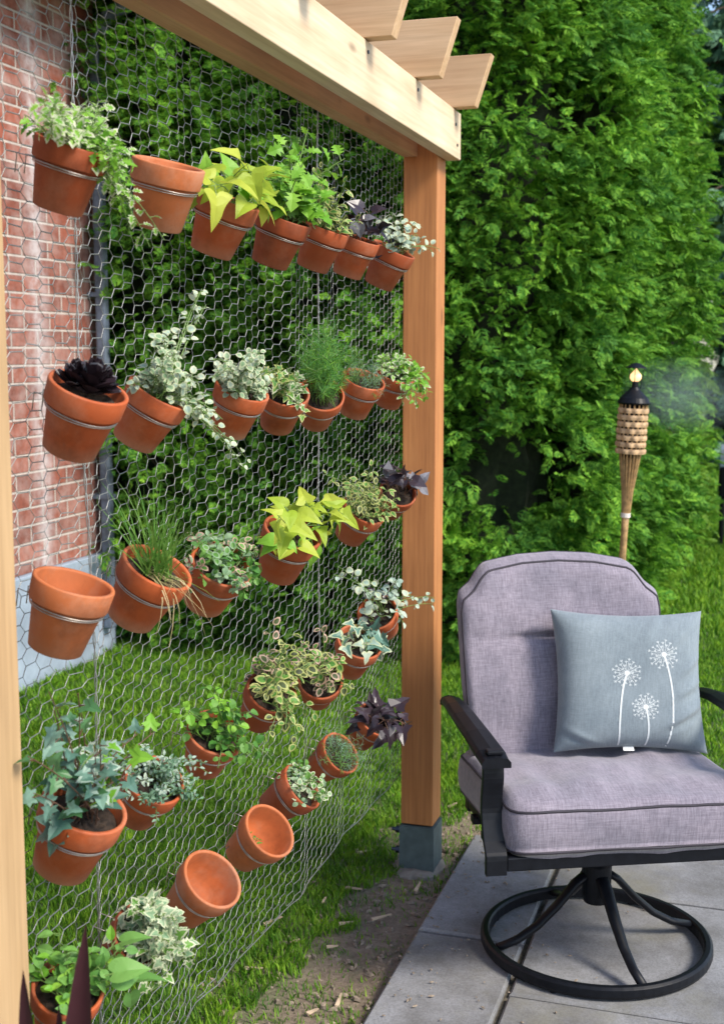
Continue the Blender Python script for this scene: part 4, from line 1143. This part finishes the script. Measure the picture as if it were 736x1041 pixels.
def rounded_outline(pts, r_, n_=6):
    """2-D polygon with rounded corners"""
    out = []; k = len(pts)
    for i in range(k):
        p0, p1, p2 = Vector(pts[i-1]), Vector(pts[i]), Vector(pts[(i+1) % k])
        rr = r_[i] if isinstance(r_, (list, tuple)) else r_
        a = (p0 - p1).normalized(); c_ = (p2 - p1).normalized()
        s_ = p1 + a * rr; e_ = p1 + c_ * rr
        for q in range(n_ + 1):
            t = q / n_; out.append(s_ * (1-t)**2 + p1 * 2*t*(1-t) + e_ * t*t)
    return out
def resample(pts, n_):
    pts = [Vector(q) for q in pts]; k = len(pts); ds = [0]
    for i in range(k): ds.append(ds[-1] + (pts[(i+1) % k] - pts[i]).length)
    out = []; j = 0
    for q in range(n_):
        t = ds[-1] * q / n_
        while ds[j+1] < t: j += 1
        f_ = (t - ds[j]) / max(1e-9, ds[j+1] - ds[j]); out.append(pts[j].lerp(pts[(j+1) % k], f_))
    return out
def cushion(name, outline, half, puff, place, mat, parent, crease=None, n_=120, rings=22, side=.0, wob=.004, seed=0):
    """outline in (a,b); half = thickness of the straight side / 2; puff = extra crown. place(a,b,c)->point. c>0 is the front"""
    ol = resample(outline, n_); cx_ = sum(q.x for q in ol) / n_; cy_ = sum(q.y for q in ol) / n_
    ce = Vector((cx_, cy_)); mb = MB()
    def surf(s_, k, sgn):
        q = ce + (ol[k] - ce) * s_
        e = max(0, 1 - s_ ** 5) ** .5
        hgt = half * (1 - .32 * max(0, (s_ - .93) / .07) ** 2) + puff * (1 - s_ ** 2.4) * .85
        hgt += wob * mnoise.noise(Vector((q.x * 7, q.y * 7, seed))) * e + wob * .5 * mnoise.noise(Vector((q.x * 22, q.y * 9, seed + 3))) * e
        if crease and sgn > 0: hgt -= crease(q.x, q.y)
        return place(q.x, q.y, sgn * hgt)
    idx = []
    for sgn in (1, -1):
        for j in range(rings + 1):
            s_ = (j / rings) ** .75 if j else 0
            if j == 0: mb.v.append(tuple(surf(0, 0, sgn))); idx.append([len(mb.v) - 1]); continue
            idx.append(list(range(len(mb.v), len(mb.v) + n_)))
            for k in range(n_): mb.v.append(tuple(surf(s_, k, sgn)))
    # slightly bulging side wall
    sw = []
    for t in (.5, 0, -.5):
        row = list(range(len(mb.v), len(mb.v) + n_)); sw.append(row)
        for k in range(n_):
            q = ce + (ol[k] - ce) * (1 + .022 * (1 - abs(t) * .9)); mb.v.append(tuple(place(q.x, q.y, half * t)))
    R_ = rings + 1
    def band(r1, r2):
        for k in range(n_):
            l = (k + 1) % n_; mb.f.append((r1[k], r1[l], r2[l], r2[k])); mb.m.append(0)
    for o_ in (0, R_):
        for k in range(n_): mb.f.append((idx[o_][0], idx[o_+1][(k+1) % n_], idx[o_+1][k])); mb.m.append(0)
        for j in range(1, rings): band(idx[o_+j], idx[o_+j+1])
    band(idx[rings], sw[0]); band(sw[0], sw[1]); band(sw[1], sw[2]); band(sw[2], idx[-1])
    o = mb.build(name, mat, parent, smooth=True, world=False)
    return o, surf, ol
def piping(surf, n_, sgn, parent, rad=.0032):
    mb = MB(); mb.tube([surf(.995, k, sgn) * 1.0 for k in range(n_)], rad, 6, closed=True)
    return mb.build('piping', M['piping'], parent, world=False, smooth=True)

def chair():
    A = R(25)
    root = empty('swivel_armchair', (.575, 2.915, .03)); root.rotation_euler = (0, 0, A)
    tag(root, 'black metal swivel patio armchair with mauve grey cushions on a round ring base', 'armchair')
    dz = -.03
    # seat cushion: outline in (x,y), thickness along z
    ol = rounded_outline([(-.288, -.285), (.288, -.285), (.288, .24), (-.288, .24)], [.06, .06, .03, .03])
    slope = lambda y:    .441 + dz - .045 * (y + .28) / .5
    seat, sf, o_ = cushion('seat_cushion', ol, .062, .016, lambda a, b_, c_: Vector((a, b_, slope(b_) + c_ - (.010 * math.exp(-((b_ + .27) / .05) ** 2)))), M['cushion'], root, seed=2, wob=.016)
    piping(sf, 120, 1, seat); piping(sf, 120, -1, seat)
    # back cushion: outline in (x,h)
    hb = .52
    bo = [(-.255, 0), (.255, 0), (.272, .40)]
    top = [(.268, .43), (.238, .452), (.212, .487), (.195, .500), (.10, .516), (0, .521), (-.10, .516), (-.195, .500), (-.212, .487), (-.238, .452), (-.268, .43)]
    pts = rounded_outline([(-.255, 0), (.255, 0)], .0, 1)
    SX = .93; ol = [(-.250, .01), (-.22, -.005), (.22, -.005), (.250, .01), (.268, .2), (.274, .40)] + top + [(-.274, .40), (-.268, .2)]; ol = [(a_ * SX, b_) for a_, b_ in ol]
    lean = R(13); y0, z0 = .175, .425 + dz; XO = -.034
    def placeb(a, b_, c_):   # c>0 front (-y)
        cb_ = -.020 * (a / .27) ** 2
        yy = y0 + b_ * math.sin(lean) - (c_ + cb_ * -1) * math.cos(lean); zz = z0 + b_ * math.cos(lean) - c_ * math.sin(lean)
        return Vector((a + XO, yy, zz))
    def cr(a, b_):
        d = .024 * math.exp(-((b_ - .335) / .012) ** 2) * math.exp(-((a + .03) / .10) ** 2)
        d += .010 * math.exp(-((b_ - .335) / .05) ** 2 - ((a + .03) / .16) ** 2)
        d += .016 * math.exp(-((b_ - .34) / .02) ** 2 - ((a - .14) / .05) ** 2)
        return d
    back, bf, o_ = cushion('back_cushion', ol, .040, .030, placeb, M['cushion'], root, crease=cr, seed=8, wob=.012, rings=44, n_=160)
    piping(bf, 160, 1, back); piping(bf, 160, -1, back)
    # metal frame
    mb = MB()
    mb.box((-.290, -.275, .345 + dz), (.290, -.235, .376 + dz)); mb.box((-.272, .20, .300 + dz), (.272, .235, .335 + dz))
    for s_ in (-1, 1):
        mb.add([(s_*.245, -.234, .346+dz), (s_*.272, -.234, .346+dz), (s_*.272, .199, .312+dz), (s_*.245, .199, .312+dz), (s_*.245, -.234, .371+dz), (s_*.272, -.234, .371+dz), (s_*.272, .199, .334+dz), (s_*.245, .199, .334+dz)],
               [(0,3,2,1),(4,5,6,7),(0,1,5,4),(1,2,6,5),(2,3,7,6),(3,0,4,7)])
    for k in range(7):
        x = -.24 + k * .08; mb.tube([(x, -.24, .366+dz), (x, .22, .328+dz)], .011, 6, ry=.004, upv=(0,0,1))
    mb.build('seat_frame', M['blackmetal'], root, world=False, bevel=.004)
    mb = MB()
    for s_ in (-1, 1):
        mb.tube([(s_*.205, .21, .31+dz), (s_*.205, .262, .45+dz), (s_*.205, .32, .72+dz), (s_*.19, .345, .83+dz)], .012, 8)
    mb.tube([(-.19, .345, .83+dz), (-.12, .352, .86+dz), (0, .355, .87+dz), (.12, .352, .86+dz), (.19, .345, .83+dz)], .012, 8)
    for k in range(5):
        x = -.18 + k * .09; mb.tube([(x, .25, .40+dz), (x, .345, .85+dz)], .008, 6)
    mb.build('back_frame', M['blackmetal'], root, world=False, smooth=True)
    for s_ in (-1, 1):
        mb = MB(); x = s_ * .313
        P = [(q_, z_ - .012) for q_, z_ in [(-.262, .598), (-.22, .608), (-.12, .620), (.0, .626), (.09, .624), (.17, .614), (.225, .600)]]
        W = [.030, .033, .031, .029, .027, .024, .020]
        n0 = 0; rows = []
        for (yy, zz), w_ in zip(P, W):
            xo = x + s_ * .014 * math.sin((yy + .26) / .55 * math.pi)
            rows.append([(xo - w_, yy, zz - .004 + dz), (xo - w_ * .8, yy, zz + dz + .003), (xo, yy, zz + dz + .007), (xo + w_ * .8, yy, zz + dz + .003), (xo + w_, yy, zz - .004 + dz), (xo + w_, yy, zz - .013 + dz), (xo - w_, yy, zz - .013 + dz)])
        vs = [q for r_ in rows for q in r_]; fs = []
        for i in range(len(rows) - 1):
            for k in range(7):
                l = (k + 1) % 7; fs.append((i*7+k, i*7+l, (i+1)*7+l, (i+1)*7+k))
        fs += [tuple(range(7)), tuple(range((len(rows)-1)*7, len(rows)*7))[::-1]]
        mb.add(vs, fs); arm = mb.build('armrest', M['blackmetal'], root, world=False, bevel=.002)
        mb = MB(); mb.box((x - .018, -.252, .596 + dz), (x + .018, -.228, .606 + dz)); mb.build('cap', M['blackmetal'], arm, world=False, bevel=.003)
        mb = MB(); pp = [tuple(Vector(a_).lerp(Vector(b_), q / 4)) for a_, b_ in zip([(-.232, .588), (-.240, .54), (-.228, .50), (-.226, .46), (-.250, .405), (-.276, .382)], [(-.240, .54), (-.228, .50), (-.226, .46), (-.250, .405), (-.276, .382), (-.277, .338)]) for q in range(4)] + [(-.277, .338)]
        pp = [pp[0]] + [((pp[i-1][0] + 2 * pp[i][0] + pp[i+1][0]) / 4, pp[i][1]) for i in range(1, len(pp) - 1)] + [pp[-1]]
        mb.tube([(x, a_, b_ + dz) for a_, b_ in pp], .034, 4, ry=.013, upv=(0, 1, 0)) if False else None
        vs = []
        for a_, b_ in pp: vs += [(x - .023, a_, b_+dz), (x + .023, a_, b_+dz), (x + .023, a_ + .016, b_+dz), (x - .023, a_ + .016, b_+dz)]
        fs = [(i*4+k, i*4+(k+1) % 4, (i+1)*4+(k+1) % 4, (i+1)*4+k) for i in range(len(pp)-1) for k in range(4)] + [(3,2,1,0), tuple((len(pp)-1)*4+k for k in range(4))]
        mb.add(vs, fs); mb.build('arm_support', M['blackmetal'], root, world=False, bevel=.002)
        mb = MB(); mb.tube([(x, .215, .586 + dz), (s_*.29, .225, .56 + dz), (s_*.25, .245, .52 + dz), (s_*.20, .262, .50 + dz)], .014, 4, ry=.009, upv=(0, 1, 0)); mb.build('arm_support', M['blackmetal'], root, world=False)
    # pedestal
    mb = MB(); mb.lathe([(0, .295+dz), (.05, .295+dz), (.062, .285+dz), (.066, .262+dz), (.05, .250+dz), (.036, .235+dz), (.034, .16+dz), (.030, .14+dz), (0, .14+dz)], 28)
    mb.box((-.14, -.12, .298 + dz), (.14, .12, .312 + dz)); mb.box((-.285, -.03, .313 + dz), (.285, .0, .331 + dz)); mb.box((-.285, .08, .313 + dz), (.285, .11, .331 + dz))
    mb.build('swivel_hub', M['blackmetal'], root, world=False, bevel=.002)
    rr = .262
    # four legs: one points at the viewer's lower right
    F_ = gz(641, 990, .05) - Vector((.575, 2.915, 0)); a0 = math.atan2(F_.y, F_.x) - A
    for k in range(4):
        a = a0 + k * math.pi / 2; c_, s_ = math.cos(a), math.sin(a); mb = MB()
        pr_ = [(.020, .215), (.055, .190), (.10, .140), (.15, .095), (.20, .066), (.25, .052)]
        mb.tube([(c_*r_, s_*r_, z + dz) for r_, z in pr_], [.017, .017, .015, .013, .012, .012], 8, ry=.009, upv=(0, 0, 1)); mb.build('leg', M['blackmetal'], root, world=False, smooth=True)
    mb = MB(); n_ = 72
    pr_ = [(rr - .010, .004), (rr + .010, .004), (rr + .013, .012), (rr + .012, .027), (rr + .006, .032), (rr - .005, .032), (rr - .009, .027)]
    base = 0
    for k in range(n_):
        a = 2 * math.pi * k / n_
        mb.v += [(r_ * math.cos(a), r_ * math.sin(a), z) for r_, z in pr_]
    q = len(pr_)
    for k in range(n_):
        l = (k + 1) % n_
        for j in range(q): mb.f.append((k*q+j, l*q+j, l*q+(j+1) % q, k*q+(j+1) % q)); mb.m.append(0)
    ring = mb.build('base_ring', M['blackmetal'], root, world=False, smooth=False, bevel=.001)
    for k in range(4):
        a = a0 + .785 + k * math.pi / 2; mb = MB(); mb.tube([(rr*math.cos(a), rr*math.sin(a), 0), (rr*math.cos(a), rr*math.sin(a), .006)], .009, 8); mb.build('glide', M['blackmetal'], ring, world=False)
    return root
ch = chair()

# ------------------------------------------------------------------ pillow
def pillow():
    A = R(25); Mx = Matrix.Translation((.575, 2.915, 0)) @ Matrix.Rotation(A, 4, 'Z')
    # pillow corners found from the photo, lying on a leaning plane in front of the back cushion
    lean = R(18); w2 = .188
    org = Mx @ Vector((.092, .045, .488))
    root = empty('throw_pillow', org); tag(root, 'square blue grey pillow printed with three white dandelions, leaning on the armchair back', 'pillow')
    xa = Matrix.Rotation(A - R(4), 3, 'Z') @ Vector((1, 0, 0)); ya = Matrix.Rotation(A - R(4), 3, 'Z') @ Vector((0, 1, 0))
    roll = R(-1.5)
    hv = ya * math.sin(lean) + ZUP * math.cos(lean)
    ex = xa * math.cos(roll) + hv * math.sin(roll); eh = hv * math.cos(roll) - xa * math.sin(roll)
    nf = ex.cross(eh)           # toward the viewer
    if nf.dot(CAM - org) < 0: nf = -nf
    nz_ = lambda a, b_, s_: mnoise.noise(Vector((a * s_, b_ * s_, 4)))
    def base2(u, v_):           # u,v in [-1,1]
        pin = .085
        x = u * w2 * (1 - pin * (1 - v_ * v_) * abs(u) ** 3 * 1.0); y = v_ * w2 * .92 * (1 - pin * (1 - u * u) * abs(v_) ** 3)
        return x, y + w2 * .92
    def hgt(u, v_):
        e = max(0, (1 - u ** 4) * (1 - v_ ** 4)) ** .55
        h = .062 * e
        h += .0035 * nz_(u, v_, 2.2) * e
        # diagonal folds at the right side and lower corners
        for (u0, v0, ang, am, wd, ln) in ((.72, -.52, .55, .013, .05, .28), (.80, -.15, .5, .011, .045, .25), (.84, .18, .7, .009, .05, .25), (-.7, -.86, -.5, .006, .05, .3), (.35, .78, 1.1, .004, .06, .3), (.62, .5, .8, .004, .06, .25)):
            du, dv = u - u0, v_ - v0; al = du * math.cos(ang) + dv * math.sin(ang); ac = -du * math.sin(ang) + dv * math.cos(ang)
            h += am * math.exp(-(al / ln) ** 2) * (math.exp(-((ac - wd) / wd) ** 2) - math.exp(-((ac + wd * .4) / (wd * .7)) ** 2)) * min(1, e * 1.6)
        return h
    def pt(u, v_, off=0.0, sgn=1):
        x, y = base2(u, v_); return org + ex * x + eh * y + nf * (sgn * hgt(u, v_) + off)
    n_ = 56; mb = MB()
    for sgn in (1, -1):
        b0 = len(mb.v)
        for j in range(n_ + 1):
            for i in range(n_ + 1):
                u = math.sin((i / n_ - .5) * math.pi) ; v_ = math.sin((j / n_ - .5) * math.pi)
                mb.v.append(tuple(pt(u, v_, 0, sgn)))
        for j in range(n_):
            for i in range(n_):
                a = b0 + j * (n_ + 1) + i; f_ = (a, a + 1, a + n_ + 2, a + n_ + 1); mb.f.append(f_ if sgn > 0 else f_[::-1]); mb.m.append(0)
    cov = mb.build('cover', M['pillow'], root, smooth=True)
    # dandelions as printed ribbons that follow the cloth
    def ribbon(mb, pts, w_):
        vs = []
        for i, (u, v_) in enumerate(pts):
            a = Vector(pts[max(i-1, 0)]); b_ = Vector(pts[min(i+1, len(pts)-1)]); t = (b_ - a).normalized(); nx_, ny_ = -t.y * w_, t.x * w_
            vs += [pt(u - nx_, v_ - ny_, .0009), pt(u + nx_, v_ + ny_, .0009)]
        mb.add(vs, [(2*i, 2*i+2, 2*i+3, 2*i+1) for i in range(len(pts)-1)])
    def to_uv(px_, py_):        # photo position on the pillow -> (u,v)
        cxy = ((px_ - 558) / 156 * 2 - 1, 1 - (py_ - 622) / 138 * 2); return cxy
    heads = [((628, 685), (621, 758), (617, 715), .185), ((646, 717), (648, 758), (651, 735), .175), ((666, 667), (669, 758), (680, 705), .20)]
    for hd, ft, md, rd in heads:
        mb = MB(); h_ = Vector(to_uv(*hd)); f_ = Vector(to_uv(*ft)); c_ = Vector(to_uv(*md))
        f_.y = max(f_.y, -.965)
        ribbon(mb, [tuple(h_ * (1-t)**2 + c_ * 2*t*(1-t) + f_ * t*t) for t in [q / 24 for q in range(25)]], .011)
        for k in range(34):
            a = k * 2.39996; r_ = rd * math.sqrt((k + 4) / 38)
            e_ = h_ + Vector((math.cos(a), math.sin(a))) * r_
            s_ = h_ + (e_ - h_) * (.15 if k % 2 else .5)
            ribbon(mb, [tuple(s_.lerp(e_, q / 4)) for q in range(5)], .0024)
            for q in range(3):
                b_ = a + (q - 1) * .75; ribbon(mb, [tuple(e_), tuple(e_ + Vector((math.cos(b_), math.sin(b_))) * .028)], .0030)
        for q in range(14):
            a = q / 14 * 6.283; ribbon(mb, [tuple(h_), tuple(h_ + Vector((math.cos(a), math.sin(a))) * .035)], .006)
        mb.build('dandelion_print', M['print'], root)
    mb = MB(); p0 = pt(-.12, -.99, .004); mb.add([p0, p0 + ex * .026, p0 + ex * .026 - eh * .010 + nf * .006, p0 - eh * .010 + nf * .006,
        p0 + nf * .001, p0 + ex * .026 + nf * .001, p0 + ex * .026 - eh * .010 + nf * .007, p0 - eh * .010 + nf * .007], [(0,1,2,3), (7,6,5,4), (0,4,5,1), (1,5,6,2), (2,6,7,3), (3,7,4,0)])
    mb.build('care_tag', M['tagw'], root)
pillow()
bpy.context.view_layer.update()
